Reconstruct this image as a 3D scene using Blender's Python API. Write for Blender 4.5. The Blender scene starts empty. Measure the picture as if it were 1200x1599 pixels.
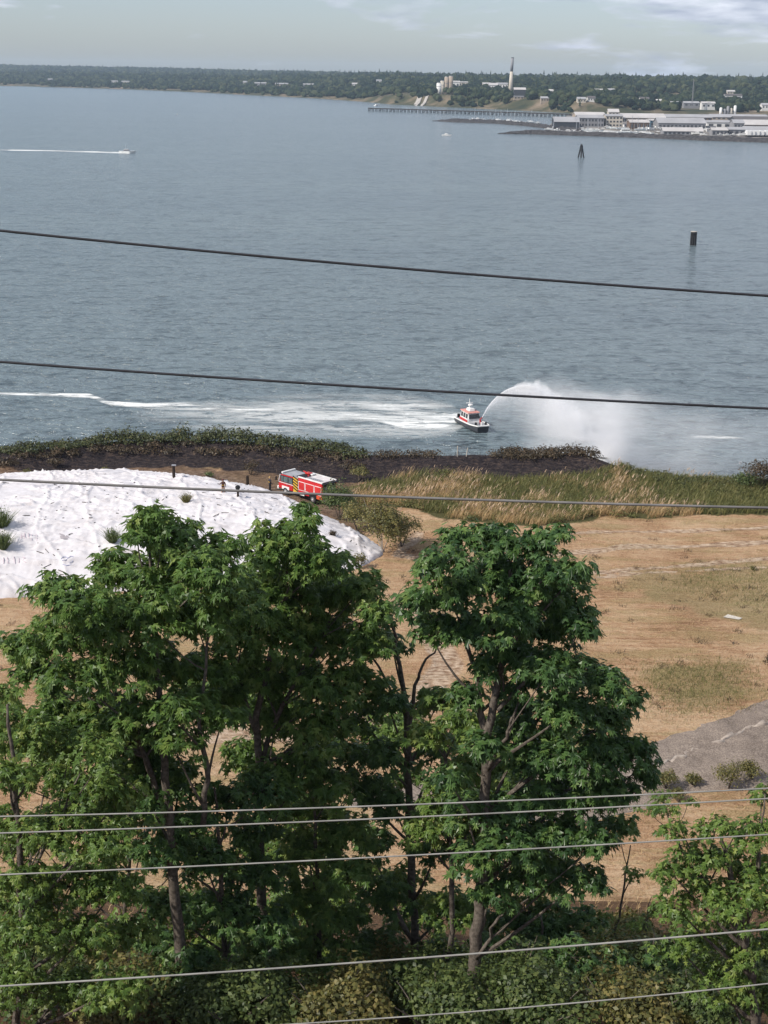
import bpy, bmesh, math, random
import numpy as np
from mathutils import Vector, Matrix
R = math.radians
random.seed(7); rng = np.random.default_rng(7)
sc = bpy.context.scene
COL = sc.collection

# ------------------------------------------------------------------ camera
CH = 55.0; FPX = 2200.0; CX = 600.0; CY = 799.5
PITCH = math.atan((799.5-112.6)/FPX); ROLL = math.atan(0.011)
FWD = np.array([0, math.cos(PITCH), -math.sin(PITCH)])
_r = np.array([1.0, 0, 0]); _u = np.array([0, math.sin(PITCH), math.cos(PITCH)])
RT = math.cos(ROLL)*_r + math.sin(ROLL)*_u
UP = -math.sin(ROLL)*_r + math.cos(ROLL)*_u
cam_d = bpy.data.cameras.new('camera'); cam = bpy.data.objects.new('camera', cam_d); COL.objects.link(cam)
cam_d.sensor_fit = 'VERTICAL'; cam_d.sensor_height = 36.0; cam_d.lens = FPX/1599*36.0
cam_d.clip_start = 0.5; cam_d.clip_end = 40000
cam.matrix_world = Matrix(((RT[0], UP[0], -FWD[0], 0), (RT[1], UP[1], -FWD[1], 0), (RT[2], UP[2], -FWD[2], CH), (0, 0, 0, 1)))
sc.camera = cam

# ------------------------------------------------------------------ sky, sun, exposure
SUN_EL = R(42); SUN_DIR = np.array([-0.86, -0.45])            # horizontal direction towards the sun
w = bpy.data.worlds.new('World'); sc.world = w; w.use_nodes = True
nt = w.node_tree; N = nt.nodes; L = nt.links; N.clear()
wo = N.new('ShaderNodeOutputWorld'); bg = N.new('ShaderNodeBackground'); bg.inputs[1].default_value = 0.11
sky = N.new('ShaderNodeTexSky'); sky.sky_type = 'NISHITA'; sky.sun_disc = False
sky.sun_elevation = SUN_EL; sky.sun_rotation = math.atan2(SUN_DIR[0], SUN_DIR[1])
sky.air_density = 1.0; sky.dust_density = 0.7; sky.ozone_density = 2.0
tc = N.new('ShaderNodeTexCoord'); sep = N.new('ShaderNodeSeparateXYZ'); L.new(tc.outputs['Generated'], sep.inputs[0])
def wm(op, a, b=None, c=None, clamp=False):
    n = N.new('ShaderNodeMath'); n.operation = op; n.use_clamp = clamp
    for i, v in enumerate((a, b, c)):
        if v is None: continue
        if isinstance(v, (int, float)): n.inputs[i].default_value = v
        else: L.new(v, n.inputs[i])
    return n.outputs[0]
az = wm('ARCTAN2', sep.outputs[0], sep.outputs[1]); el = wm('ARCSINE', sep.outputs[2])
cmb = N.new('ShaderNodeCombineXYZ'); L.new(az, cmb.inputs[0]); L.new(wm('MULTIPLY', el, 4.5), cmb.inputs[1])
cn = N.new('ShaderNodeTexNoise'); L.new(cmb.outputs[0], cn.inputs[0]); cn.inputs['Scale'].default_value = 9.0
cn.inputs['Detail'].default_value = 8; cn.inputs['Roughness'].default_value = 0.6; cn.inputs['Distortion'].default_value = 0.4
cov = wm('ADD', wm('MULTIPLY', wm('SINE', wm('MULTIPLY', az, 3.2)), 0.15), wm('MULTIPLY', wm('MINIMUM', el, 0.09), 2.6))
cl = wm('MULTIPLY', wm('SUBTRACT', wm('ADD', cn.outputs[0], cov), 0.60), 7.5, clamp=True)
cn2 = N.new('ShaderNodeTexNoise'); L.new(cmb.outputs[0], cn2.inputs[0]); cn2.inputs['Scale'].default_value = 26; cn2.inputs['Detail'].default_value = 5
ccr = N.new('ShaderNodeValToRGB'); L.new(cn2.outputs[0], ccr.inputs[0])
ccr.color_ramp.elements[0].position = 0.35; ccr.color_ramp.elements[0].color = (4.3, 4.5, 5.0, 1)
ccr.color_ramp.elements[1].position = 0.72; ccr.color_ramp.elements[1].color = (9.2, 8.9, 8.6, 1)
hsv = N.new('ShaderNodeHueSaturation'); L.new(sky.outputs[0], hsv.inputs['Color']); hsv.inputs['Saturation'].default_value = 0.7; hsv.inputs['Value'].default_value = 1.0
mx = N.new('ShaderNodeMixRGB'); L.new(wm('MULTIPLY', cl, 0.85), mx.inputs[0]); L.new(hsv.outputs[0], mx.inputs[1]); L.new(ccr.outputs[0], mx.inputs[2])
tn = N.new('ShaderNodeMixRGB'); tn.blend_type = 'MULTIPLY'; tn.inputs[0].default_value = 1; tn.inputs[2].default_value = (.74, .80, .93, 1); L.new(mx.outputs[0], tn.inputs[1]); L.new(tn.outputs[0], bg.inputs[0]); L.new(bg.outputs[0], wo.inputs[0])

sd = bpy.data.lights.new('sun', 'SUN'); sd.energy = 4.1; sd.angle = R(0.6); sd.color = (1.0, 0.93, 0.84)
so = bpy.data.objects.new('sun', sd); COL.objects.link(so)
sdir = Vector((SUN_DIR[0]*math.cos(SUN_EL), SUN_DIR[1]*math.cos(SUN_EL), math.sin(SUN_EL)))
sdir.x, sdir.y = Vector((sdir.x, sdir.y)).normalized()*math.cos(SUN_EL)
so.rotation_euler = sdir.to_track_quat('Z', 'Y').to_euler(); so.location = (0, 0, 200)
sc.cycles.volume_bounces = 3
vs = sc.view_settings; vs.view_transform = 'Standard'; vs.look = 'None'; vs.exposure = 0.3; vs.gamma = 1.0; vs.use_curve_mapping = False

# ------------------------------------------------------------------ helpers: projection
def ray(px, py):
    d = FWD*FPX + RT*(px-CX) + UP*(CY-py); return d/np.linalg.norm(d)
def G(px, py, z=0.0):
    d = ray(px, py); t = (z-CH)/d[2]; return np.array([d[0]*t, d[1]*t, z])
def P(px, py, Y):
    d = ray(px, py); t = Y/d[1]; return np.array([d[0]*t, Y, CH+d[2]*t])
def proj(p):
    v = np.asarray(p, float)-np.array([0, 0, CH]); k = v@FWD
    return np.stack([CX+FPX*(v@RT)/k, CY-FPX*(v@UP)/k], -1)
def sstep(a, b, x):
    t = np.clip((x-a)/(b-a), 0, 1); return t*t*(3-2*t)
def sdpoly(X, Y, poly):                      # signed distance, positive inside
    poly = np.asarray(poly, float)[:, :2]; sh = X.shape; x = X.ravel(); y = Y.ravel()
    dmin = np.full(x.shape, 1e18); ins = np.zeros(x.shape, bool); n = len(poly)
    for i in range(n):
        a = poly[i]; b = poly[(i+1) % n]; e = b-a
        t = np.clip(((x-a[0])*e[0]+(y-a[1])*e[1])/(e@e+1e-12), 0, 1)
        dmin = np.minimum(dmin, (x-a[0]-t*e[0])**2+(y-a[1]-t*e[1])**2)
        c = ((a[1] > y) != (b[1] > y)) & (x < (b[0]-a[0])*(y-a[1])/(b[1]-a[1]+1e-12)+a[0])
        ins ^= c
    d = np.sqrt(dmin); return np.where(ins, d, -d).reshape(sh)
_lat = rng.random((257, 257))
def vnoise(x, y):
    x = np.asarray(x, float); y = np.asarray(y, float); xi = np.floor(x).astype(int); yi = np.floor(y).astype(int)
    fx = x-xi; fy = y-yi; fx = fx*fx*(3-2*fx); fy = fy*fy*(3-2*fy)
    a = _lat[xi % 256, yi % 256]; b = _lat[(xi+1) % 256, yi % 256]; c = _lat[xi % 256, (yi+1) % 256]; d = _lat[(xi+1) % 256, (yi+1) % 256]
    return (a*(1-fx)+b*fx)*(1-fy)+(c*(1-fx)+d*fx)*fy
def fbm(x, y, o=4):
    s = 0; a = 0.5
    for i in range(o): s = s+a*(vnoise(x*2**i+17*i, y*2**i+31*i)-0.5); a *= 0.5
    return s

# ------------------------------------------------------------------ helpers: objects
def tag(o, label=None, cat=None, group=None, kind=None):
    if label: o['label'] = label
    if cat: o['category'] = cat
    if group: o['group'] = group
    if kind: o['kind'] = kind
    return o
def empty(name, loc, rz=0, label=None, cat=None, group=None):
    o = bpy.data.objects.new(name, None); COL.objects.link(o); o.location = loc; o.rotation_euler.z = rz
    o.empty_display_size = 0.2; return tag(o, label, cat, group)
def link(name, me, m=None, parent=None):
    o = bpy.data.objects.new(name, me); COL.objects.link(o)
    if m is not None and not me.materials: me.materials.append(m)
    if parent: o.parent = parent
    return o
def npmesh(name, V, F, m=None, parent=None, smooth=False, attrs=None):
    V = np.ascontiguousarray(V, dtype=np.float32); F = np.ascontiguousarray(F, dtype=np.int32)
    me = bpy.data.meshes.new(name); nv, nf, k = len(V), F.shape[0], F.shape[1]
    me.vertices.add(nv); me.vertices.foreach_set('co', V.ravel())
    me.loops.add(nf*k); me.loops.foreach_set('vertex_index', F.ravel())
    me.polygons.add(nf); me.polygons.foreach_set('loop_start', np.arange(0, nf*k, k, dtype=np.int32))
    me.polygons.foreach_set('use_smooth', np.full(nf, smooth, dtype=bool))
    me.update(calc_edges=True)
    if attrs:
        for an, av in attrs.items():
            at = me.attributes.new(an, 'FLOAT', 'POINT'); at.data.foreach_set('value', np.ascontiguousarray(av, dtype=np.float32))
    return link(name, me, m, parent)
class MB:
    def __init__(s): s.v = []; s.f = []
    def add(s, v, f):
        b = len(s.v); s.v += [tuple(map(float, p)) for p in v]; s.f += [tuple(b+i for i in q) for q in f]; return s
    def box(s, x0, x1, y0, y1, z0, z1, tx=0, ty=0, bev=0):
        v = [(x0, y0, z0), (x1, y0, z0), (x1, y1, z0), (x0, y1, z0), (x0+tx, y0+ty, z1), (x1-tx, y0+ty, z1), (x1-tx, y1-ty, z1), (x0+tx, y1-ty, z1)]
        return s.add(v, [(3, 2, 1, 0), (4, 5, 6, 7), (0, 1, 5, 4), (1, 2, 6, 5), (2, 3, 7, 6), (3, 0, 4, 7)])
    def tube(s, pts, rad, n=8, cap=True):
        pts = [np.asarray(p, float) for p in pts]; m = len(pts)
        if not hasattr(rad, '__len__'): rad = [rad]*m
        vs_ = []; ref = np.array([0.31, 0.17, 0.93])
        for i, p in enumerate(pts):
            t = pts[min(i+1, m-1)]-pts[max(i-1, 0)]; t = t/(np.linalg.norm(t)+1e-9)
            if abs(t@ref) > 0.97: ref = np.array([0.9, 0.3, 0.1])
            a = np.cross(t, ref); a /= np.linalg.norm(a); b = np.cross(t, a)
            for k in range(n):
                q = 2*math.pi*k/n; vs_.append(p+rad[i]*(math.cos(q)*a+math.sin(q)*b))
        fs = [(i*n+k, i*n+(k+1) % n, (i+1)*n+(k+1) % n, (i+1)*n+k) for i in range(m-1) for k in range(n)]
        if cap: fs += [tuple(range(n))[::-1], tuple((m-1)*n+k for k in range(n))]
        return s.add(vs_, fs)
    def prism(s, poly, z0, z1):
        n = len(poly); v = [(x, y, z0) for x, y in poly]+[(x, y, z1) for x, y in poly]
        return s.add(v, [tuple(range(n))[::-1], tuple(range(n, 2*n))]+[(i, (i+1) % n, n+(i+1) % n, n+i) for i in range(n)])
    def prism_x(s, poly, x0, x1):                  # polygon in (y, z) extruded along x
        n = len(poly); v = [(x0, y, z) for y, z in poly]+[(x1, y, z) for y, z in poly]
        return s.add(v, [tuple(range(n)), tuple(range(n, 2*n))[::-1]]+[(i, n+i, n+(i+1) % n, (i+1) % n) for i in range(n)])
    def build(s, name, m=None, parent=None, bevel=0, smooth=False):
        me = bpy.data.meshes.new(name); me.from_pydata(s.v, [], s.f)
        bm = bmesh.new(); bm.from_mesh(me); bmesh.ops.recalc_face_normals(bm, faces=bm.faces[:])
        if bevel: bmesh.ops.bevel(bm, geom=bm.edges[:], offset=bevel, segments=2, affect='EDGES', clamp_overlap=True)
        bm.to_mesh(me); bm.free()
        if smooth: me.polygons.foreach_set('use_smooth', [True]*len(me.polygons))
        return link(name, me, m, parent)
def copy_tree(o, parent=None):
    c = o.copy(); COL.objects.link(c)
    if parent: c.parent = parent
    for ch in list(KIDS.get(o.name, [])): copy_tree(ch, c)
    return c
KIDS = {}
def kids(root):                                     # remember the children once, so that copies are cheap
    def rec(o):
        KIDS[o.name] = list(o.children)
        for c in o.children: rec(c)
    rec(root)

# ------------------------------------------------------------------ helpers: materials
def nodes(name):
    m = bpy.data.materials.new(name); m.use_nodes = True; t = m.node_tree; t.nodes.clear()
    out = t.nodes.new('ShaderNodeOutputMaterial'); return m, t, t.nodes, t.links, out
def rgba(c): return (c[0], c[1], c[2], 1)
class NG:
    def __init__(s, t): s.t = t; s.n = t.nodes; s.l = t.links
    def put(s, n, i, v):
        if isinstance(v, bpy.types.NodeSocket): s.l.new(v, n.inputs[i])
        else: n.inputs[i].default_value = v
    def m(s, op, a, b=None, clamp=False):
        n = s.n.new('ShaderNodeMath'); n.operation = op; n.use_clamp = clamp; s.put(n, 0, a)
        if b is not None: s.put(n, 1, b)
        return n.outputs[0]
    def coord(s, k='Object'): return s.n.new('ShaderNodeTexCoord').outputs[k]
    def map(s, v, scale=(1, 1, 1), rot=(0, 0, 0), loc=(0, 0, 0)):
        n = s.n.new('ShaderNodeMapping'); s.l.new(v, n.inputs[0]); n.inputs['Scale'].default_value = scale; n.inputs['Rotation'].default_value = rot; n.inputs['Location'].default_value = loc; return n.outputs[0]
    def noise(s, v, scale, detail=4, rough=0.55, dist=0):
        n = s.n.new('ShaderNodeTexNoise'); s.l.new(v, n.inputs[0]); n.inputs['Scale'].default_value = scale; n.inputs['Detail'].default_value = detail
        n.inputs['Roughness'].default_value = rough; n.inputs['Distortion'].default_value = dist; return n.outputs[0]
    def ramp(s, f, st):
        n = s.n.new('ShaderNodeValToRGB'); s.l.new(f, n.inputs[0]); e = n.color_ramp.elements
        while len(e) < len(st): e.new(0.5)
        for i, (p_, c) in enumerate(st):
            e[i].position = p_; e[i].color = rgba(c) if hasattr(c, '__len__') else (c, c, c, 1)
        return n.outputs[0]
    def mix(s, f, a, b):
        n = s.n.new('ShaderNodeMixRGB'); s.put(n, 0, f)
        for i, v in ((1, a), (2, b)):
            if isinstance(v, bpy.types.NodeSocket): s.l.new(v, n.inputs[i])
            else: n.inputs[i].default_value = rgba(v)
        return n.outputs[0]
    def attr(s, name): n = s.n.new('ShaderNodeAttribute'); n.attribute_name = name; return n.outputs['Fac']
    def bump(s, h, strength=0.3, dist=0.05, normal=None):
        n = s.n.new('ShaderNodeBump'); s.l.new(h, n.inputs['Height']); n.inputs['Strength'].default_value = strength; n.inputs['Distance'].default_value = dist
        if normal is not None: s.l.new(normal, n.inputs['Normal'])
        return n.outputs[0]
    def bsdf(s, col, rough=0.8, spec=0.3, metal=0, normal=None):
        n = s.n.new('ShaderNodeBsdfPrincipled')
        if isinstance(col, bpy.types.NodeSocket): s.l.new(col, n.inputs['Base Color'])
        else: n.inputs['Base Color'].default_value = rgba(col)
        s.put(n, 'Roughness', rough); n.inputs['Specular IOR Level'].default_value = spec; n.inputs['Metallic'].default_value = metal
        if normal is not None: s.l.new(normal, n.inputs['Normal'])
        return n.outputs[0]
def simple(name, c, c2=None, scale=3.0, rough=0.7, spec=0.3, metal=0, bump=0.0, bd=0.02):
    m, t, n_, l, out = nodes(name); g = NG(t); v = g.coord(); f = g.noise(v, scale, 5)
    c2 = c2 or tuple(x*0.75 for x in c)
    col = g.ramp(f, [(0.32, c2), (0.68, c)]); nm = g.bump(g.noise(v, scale*4, 4), bump, bd) if bump else None
    l.new(g.bsdf(col, rough, spec, metal, nm), out.inputs[0]); return m
def leafmat(name, stops, trans=0.3, rough=0.5, nscale=0.6):
    m, t, n_, l, out = nodes(name); g = NG(t); geo = n_.new('ShaderNodeNewGeometry')
    f = g.m('ADD', g.m('MULTIPLY', geo.outputs['Random Per Island'], 0.55), g.m('MULTIPLY', g.noise(g.coord(), nscale, 3), 0.75))
    f = g.m('SUBTRACT', f, 0.15, clamp=True)
    col = g.ramp(f, stops); bs = g.bsdf(col, rough, 0.35)
    tr = n_.new('ShaderNodeBsdfTranslucent'); l.new(g.mix(0.5, col, tuple(min(1, x*1.6) for x in stops[-1][1])), tr.inputs[0])
    ms = n_.new('ShaderNodeMixShader'); ms.inputs[0].default_value = trans; l.new(bs, ms.inputs[1]); l.new(tr.outputs[0], ms.inputs[2])
    l.new(ms.outputs[0], out.inputs[0]); return m

M = {}
M['white_paint'] = simple('white_paint', (.78, .78, .76), (.6, .6, .58), 1.0, .45, .4)
M['grey_paint'] = simple('grey_paint', (.34, .35, .37), (.24, .25, .27), 1.0, .6)
M['dark_glass'] = simple('dark_glass', (.02, .025, .03), (.01, .012, .015), 1, .12, .6)
M['black_rubber'] = simple('black_rubber', (.02, .02, .02), None, 8, .85)
M['red_paint'] = simple('red_paint', (.55, .018, .02), (.42, .015, .018), .7, .3, .5)
M['orange_red'] = simple('orange_red_paint', (.62, .10, .03), (.45, .05, .02), 2, .4, .5)
M['chrome'] = simple('bright_metal', (.6, .6, .62), (.4, .4, .42), 4, .3, .5, .8)
M['yellow'] = simple('yellow_paint', (.70, .42, .04), (.5, .3, .03), 4, .5)
M['black'] = simple('black_paint', (.012, .012, .014), None, 4, .6)
M['bark'] = simple('bark', (.17, .145, .12), (.06, .05, .042), 9, .95, .1, 0, .8, .03)
M['old_wood'] = simple('weathered_wood', (.055, .04, .032), (.02, .016, .014), 6, .95, .1, 0, .7, .03)
M['pile'] = simple('wet_timber', (.035, .035, .036), (.012, .012, .014), 2, .7, .3, 0, .6, .05)
M['pale_wood'] = simple('bleached_wood', (.5, .47, .42), (.35, .32, .28), 6, .9)
M['rock'] = simple('dark_rock', (.085, .08, .08), (.025, .024, .026), .5, .9, .2, 0, .9, .6)
M['concrete'] = simple('concrete', (.42, .39, .35), (.28, .26, .24), .2, .9)

# ================================================================== THE SETTING
# ---- near land: edge of the bank (towards the sea)
EDGE_PX = [(-260, 712), (-120, 710), (-40, 708), (50, 702), (100, 696), (200, 688), (300, 684), (400, 690), (500, 700), (560, 708), (650, 708), (700, 710), (800, 708), (900, 708), (960, 722), (1020, 731), (1100, 738), (1200, 742), (1320, 748), (1500, 755)]
_e = np.array([G(x, y, 6.2) for x, y in EDGE_PX])
EX = np.concatenate([[-400], _e[:, 0], [400]]); EY = np.concatenate([[_e[0, 1]], _e[:, 1], [_e[-1, 1]]])
def yedge(X): return np.interp(X, EX, EY)+fbm(X*0.15, X*0+3.3)*3
def hbase(X, Y):
    X = np.asarray(X, float); Y = np.asarray(Y, float); ye = yedge(X); s = ye-Y            # s > 0 inland
    left = 1-sstep(26, 34, X)
    h = 5.0+fbm(X*0.06, Y*0.06)*0.7+fbm(X*0.5+9, Y*0.5)*0.14
    h = h+left*(1.6*np.exp(-((s-3.0)/3.2)**2)+0.25)
    h = h+0.5*np.exp(-((s-2.0)/3.0)**2)*(1-left)
    sl = np.clip(80-Y, 0, 80); h = h+np.where(sl > 0, 0.50*sl*sstep(0, 12, sl), 0)*np.where(Y > 0, 1, 1)
    h = np.minimum(h, 44+fbm(X*0.1, Y*0.1))
    return np.where(s < 1.5, h-(h+2.5)*sstep(1.5, -7, s), h)
# ---- mound under the white sheeting
_m = [(-330, 985), (-120, 955), (0, 936), (120, 928), (260, 922), (380, 912), (480, 902), (556, 892), (597, 872), (600, 862), (560, 838), (510, 812), (455, 786), (405, 772), (350, 764), (290, 757), (200, 752), (100, 752), (0, 757), (-120, 765), (-330, 780)]
MPOLY = np.array([G(x, y, 5.0) for x, y in _m])[:, :2]
def hmound(X, Y):
    d = sdpoly(X, Y, MPOLY); f = 1-np.exp(-np.clip(d, 0, 99)/6.5)
    return np.where(d > 0, f*4.3*sstep(26, -18, X)**0.5+np.minimum(d, 1)*0.05, 0)
def ht(X, Y): return hbase(X, Y)+hmound(np.asarray(X, float), np.asarray(Y, float))
class Look:
    def __init__(s, fn, x0, x1, y0, y1, st):
        s.x0, s.y0, s.st = x0, y0, st; xs_ = np.arange(x0, x1, st); ys_ = np.arange(y0, y1, st); A_, B_ = np.meshgrid(xs_, ys_); s.Z = fn(A_, B_); s.ny, s.nx = s.Z.shape
    def __call__(s, x, y):
        u = min(max((x-s.x0)/s.st, 0), s.nx-1.001); v = min(max((y-s.y0)/s.st, 0), s.ny-1.001); i = int(u); j = int(v); fu = u-i; fv = v-j; Z = s.Z
        return (Z[j, i]*(1-fu)+Z[j, i+1]*fu)*(1-fv)+(Z[j+1, i]*(1-fu)+Z[j+1, i+1]*fu)*fv
LB = Look(hbase, -90, 90, 15, 235, .5); LM = Look(lambda a, b: hmound(a, b), -90, 90, 100, 200, .5)
def hb1(x, y): return float(LB(x, y))
def ht1(x, y): return float(LB(x, y)+(LM(x, y) if 100 < y < 200 else 0))
def GT(px, py, fn=ht):
    f = ht1 if fn is ht else hb1; d = ray(px, py); t = 20.0; prev = t
    while t < 400:
        if CH+d[2]*t < f(d[0]*t, d[1]*t):
            a, b = prev, t
            for _ in range(14):
                c = (a+b)/2
                if CH+d[2]*c < f(d[0]*c, d[1]*c): b = c
                else: a = c
            p = np.array([0, 0, CH])+d*b; return p
        prev = t; t += .7
    return G(px, py, 5)
def GT_old(px, py, fn=ht):
    d = ray(px, py); t = 60.0; prev = t
    while t < 400:
        p = np.array([0, 0, CH])+d*t
        if p[2] < float(fn(np.array([p[0]]), np.array([p[1]]))[0]):
            a, b = prev, t
            for _ in range(12):
                c = (a+b)/2; p = np.array([0, 0, CH])+d*c
                if p[2] < float(fn(np.array([p[0]]), np.array([p[1]]))[0]): b = c
                else: a = c
            return p
        prev = t; t += 1.0
    return G(px, py, 5)
def wpoly(pts, z=5.0): return np.array([G(x, y, z) for x, y in pts])[:, :2]
BURN = wpoly([(-400, 745), (-100, 742), (60, 738), (200, 734), (330, 732), (420, 738), (500, 758), (545, 760), (600, 756), (700, 752), (800, 756), (880, 752), (960, 750), (1005, 745), (1005, 690), (-400, 690)])
GREEN = wpoly([(530, 800), (560, 762), (640, 744), (800, 752), (930, 746), (990, 734), (1200, 752), (1500, 760), (1500, 800), (1250, 800), (1100, 808), (950, 812), (830, 830), (700, 812), (640, 795), (560, 790)])
BROWN = wpoly([(-400, 775), (0, 765), (300, 760), (440, 795), (545, 850), (640, 815), (560, 760), (600, 735), (420, 735), (0, 715), (-400, 715)])
def grid(xs, ys, fn):
    X, Y = np.meshgrid(xs, ys); Z = fn(X, Y); nx, ny = len(xs), len(ys)
    V = np.stack([X, Y, Z], -1).reshape(-1, 3); i = np.arange(ny-1)[:, None]*nx+np.arange(nx-1)[None]
    F = np.stack([i, i+1, i+nx+1, i+nx], -1).reshape(-1, 4); return V, F, X, Y
xs = np.concatenate([np.arange(-400, -70, 6), np.arange(-70, 70, 0.55), np.arange(70, 401, 6)])
ys = np.concatenate([np.arange(-60, 40, 3), np.arange(40, 80, 1), np.arange(80, 220, 0.55)])
V, F, X, Y = grid(xs, ys, lambda a, b: hbase(a, b))
dm = sdpoly(X, Y, MPOLY); V[:, 2] -= (np.clip(dm, 0, 1)*0.5).ravel()
burn = sstep(-1.5, 2.0, sdpoly(X, Y, BURN)+fbm(X*.3, Y*.3)*5)
green = sstep(-1.5, 1.5, sdpoly(X, Y, GREEN)+fbm(X*.3+5, Y*.3)*4)
# wheel tracks: pairs of bare strips over the field, given by points seen in the photograph
def trackmask(pts, wd):
    q = wpoly(pts); d = np.full(X.shape, 1e9)
    for a, b in zip(q[:-1], q[1:]):
        e = b-a; t = np.clip(((X-a[0])*e[0]+(Y-a[1])*e[1])/(e@e), 0, 1); d = np.minimum(d, np.hypot(X-a[0]-t*e[0], Y-a[1]-t*e[1]))
    d = d+fbm(X*.25, Y*.25+7)*1.2
    return sstep(wd, wd*0.3, d)
tr = np.zeros(X.shape)
for pts, wd in [([(1500, 858), (1200, 872), (1050, 886), (930, 898), (800, 905), (640, 915)], 0.7), ([(1500, 842), (1200, 848), (1000, 856), (860, 872), (700, 880), (620, 870), (655, 835)], 1.2),
                ([(1500, 890), (1200, 886), (1060, 892), (930, 905)], 0.5), ([(640, 940), (700, 1040), (650, 1110), (450, 1150), (300, 1150), (100, 1120)], 2.2),
                ([(0, 745), (150, 737), (320, 742), (430, 770), (520, 800), (620, 830)], 1.6), ([(1500, 815), (1200, 825), (1000, 832), (850, 840)], 0.6)]:
    tr = np.maximum(tr, trackmask(pts, wd))
olive = sstep(-3, 3, sdpoly(X, Y, wpoly([(930, 905), (1100, 885), (1300, 880), (1300, 975), (1120, 965), (980, 930)]))+fbm(X*.25, Y*.25)*16)
olive = np.maximum(olive, sstep(-2, 3, sdpoly(X, Y, wpoly([(1000, 1040), (1160, 1035), (1170, 1085), (1080, 1120), (1010, 1100)]))+fbm(X*.3, Y*.3)*5))
slope = sstep(82, 72, Y)
brown = sstep(-1.5, 2.5, sdpoly(X, Y, BROWN)+fbm(X*.3+15, Y*.3)*6)
m, t, n_, l, out = nodes('dry_field'); g = NG(t); v = g.coord()
f1 = g.noise(v, 0.13, 6, .6); f2 = g.noise(g.map(v, (1, 2.2, 1), (0, 0, .12)), 1.3, 6, .65); f3 = g.noise(v, 7, 4, .7)
fr = g.noise(g.map(v, (.10, 1.5, 1), (0, 0, -.06)), 1.0, 6, .7, .5)
ff = g.m('ADD', g.m('MULTIPLY', f1, .32), g.m('ADD', g.m('MULTIPLY', g.m('ADD', g.m('MULTIPLY', f2, .5), g.m('MULTIPLY', fr, .5)), .50), g.m('MULTIPLY', f3, .30)))
ff = g.m('SUBTRACT', ff, .025)
base = g.ramp(ff, [(.40, (.13, .07, .036)), (.46, (.30, .175, .095)), (.52, (.43, .27, .155)), (.60, (.54, .385, .24))])
def brk(a, sc_, am=.9): return g.m('ADD', a, g.m('MULTIPLY', g.m('SUBTRACT', g.noise(v, sc_, 5, .7), .5), am))
def soft(a, lo=.35, hi=.65): return g.ramp(a, [(lo, 0.0), (hi, 1.0)])
base = g.mix(g.m('MULTIPLY', soft(g.noise(g.map(v, (.6, 1.8, 1)), .22, 6, .7), .49, .60), .6), base, g.ramp(f3, [(.35, (.20, .145, .065)), (.65, (.42, .33, .16))]))
base = g.mix(g.m('MULTIPLY', soft(brk(g.attr('olive'), 1.1, 1.6), .3, .9), .55), base, g.ramp(f3, [(.35, (.13, .115, .05)), (.65, (.30, .26, .12))]))
base = g.mix(g.m('MULTIPLY', soft(brk(g.attr('track'), 2.5, .8)), .8), base, g.ramp(f2, [(.38, (.20, .125, .08)), (.5, (.46, .34, .24)), (.62, (.62, .50, .38))]))
base = g.mix(g.m('MULTIPLY', soft(brk(g.attr('brown'), .9, 1.1)), .85), base, g.ramp(f2, [(.32, (.055, .036, .027)), (.5, (.12, .08, .055)), (.7, (.26, .175, .12))]))
base = g.mix(soft(brk(g.attr('green'), 1.2)), base, g.ramp(f3, [(.35, (.05, .05, .02)), (.65, (.13, .12, .05))]))
base = g.mix(soft(brk(g.attr('slope'), .6)), base, g.ramp(f2, [(.35, (.09, .055, .03)), (.65, (.20, .12, .07))]))
base = g.mix(soft(brk(g.attr('burn'), .5, 1.1)), base, g.ramp(f2, [(.33, (.014, .012, .015)), (.5, (.034, .028, .030)), (.62, (.075, .056, .048)), (.74, (.13, .09, .065))]))
nm = g.bump(f3, .8, .15, g.bump(f2, .8, .40, g.bump(brk(g.attr('track'), 2.5, .5), .8, -.35)))
l.new(g.bsdf(base, .95, .1, 0, nm), out.inputs[0]); M['field'] = m
o = npmesh('ground', V, F, M['field'], None, True, {'burn': burn.ravel(), 'green': green.ravel(), 'track': tr.ravel(), 'olive': olive.ravel(), 'slope': slope.ravel(), 'brown': brown.ravel()})
tag(o, kind='structure')

# ---- gravel road, bottom right
def drape(name, poly, m, step=.5, lift=.05, edge=.5, bumps=0.0):
    q = wpoly(poly); x0, y0 = q.min(0)-1; x1, y1 = q.max(0)+1
    V, F, X, Y = grid(np.arange(x0, x1, step), np.arange(y0, y1, step), lambda a, b: hbase(a, b)+lift)
    d = (sdpoly(X, Y, q)+fbm(X*.6, Y*.6)*edge*2).ravel()
    V[:, 2] += bumps*fbm(X*.8, Y*.8).ravel()
    V[:, 2] -= np.where(d < 0.0, lift*2.5, 0)*np.clip(-d, 0, 1)
    keep = (d[F] > -0.9).all(1); F = F[keep]; us = np.unique(F); mp = np.zeros(len(V), int); mp[us] = np.arange(len(us))
    return npmesh(name, V[us], mp[F], m, None, True)
m, t, n_, l, out = nodes('gravel'); g = NG(t); v = g.coord(); a = g.noise(v, .5, 6, .7); b = g.noise(v, 9, 5, .75)
col = g.ramp(g.m('ADD', g.m('MULTIPLY', a, .3), g.m('MULTIPLY', b, .7)), [(.38, (.10, .08, .065)), (.5, (.21, .17, .14)), (.60, (.34, .28, .225))])
l.new(g.bsdf(col, .95, .1, 0, g.bump(b, .8, .06, g.bump(a, .5, .3))), out.inputs[0]); M['gravel'] = m
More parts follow.
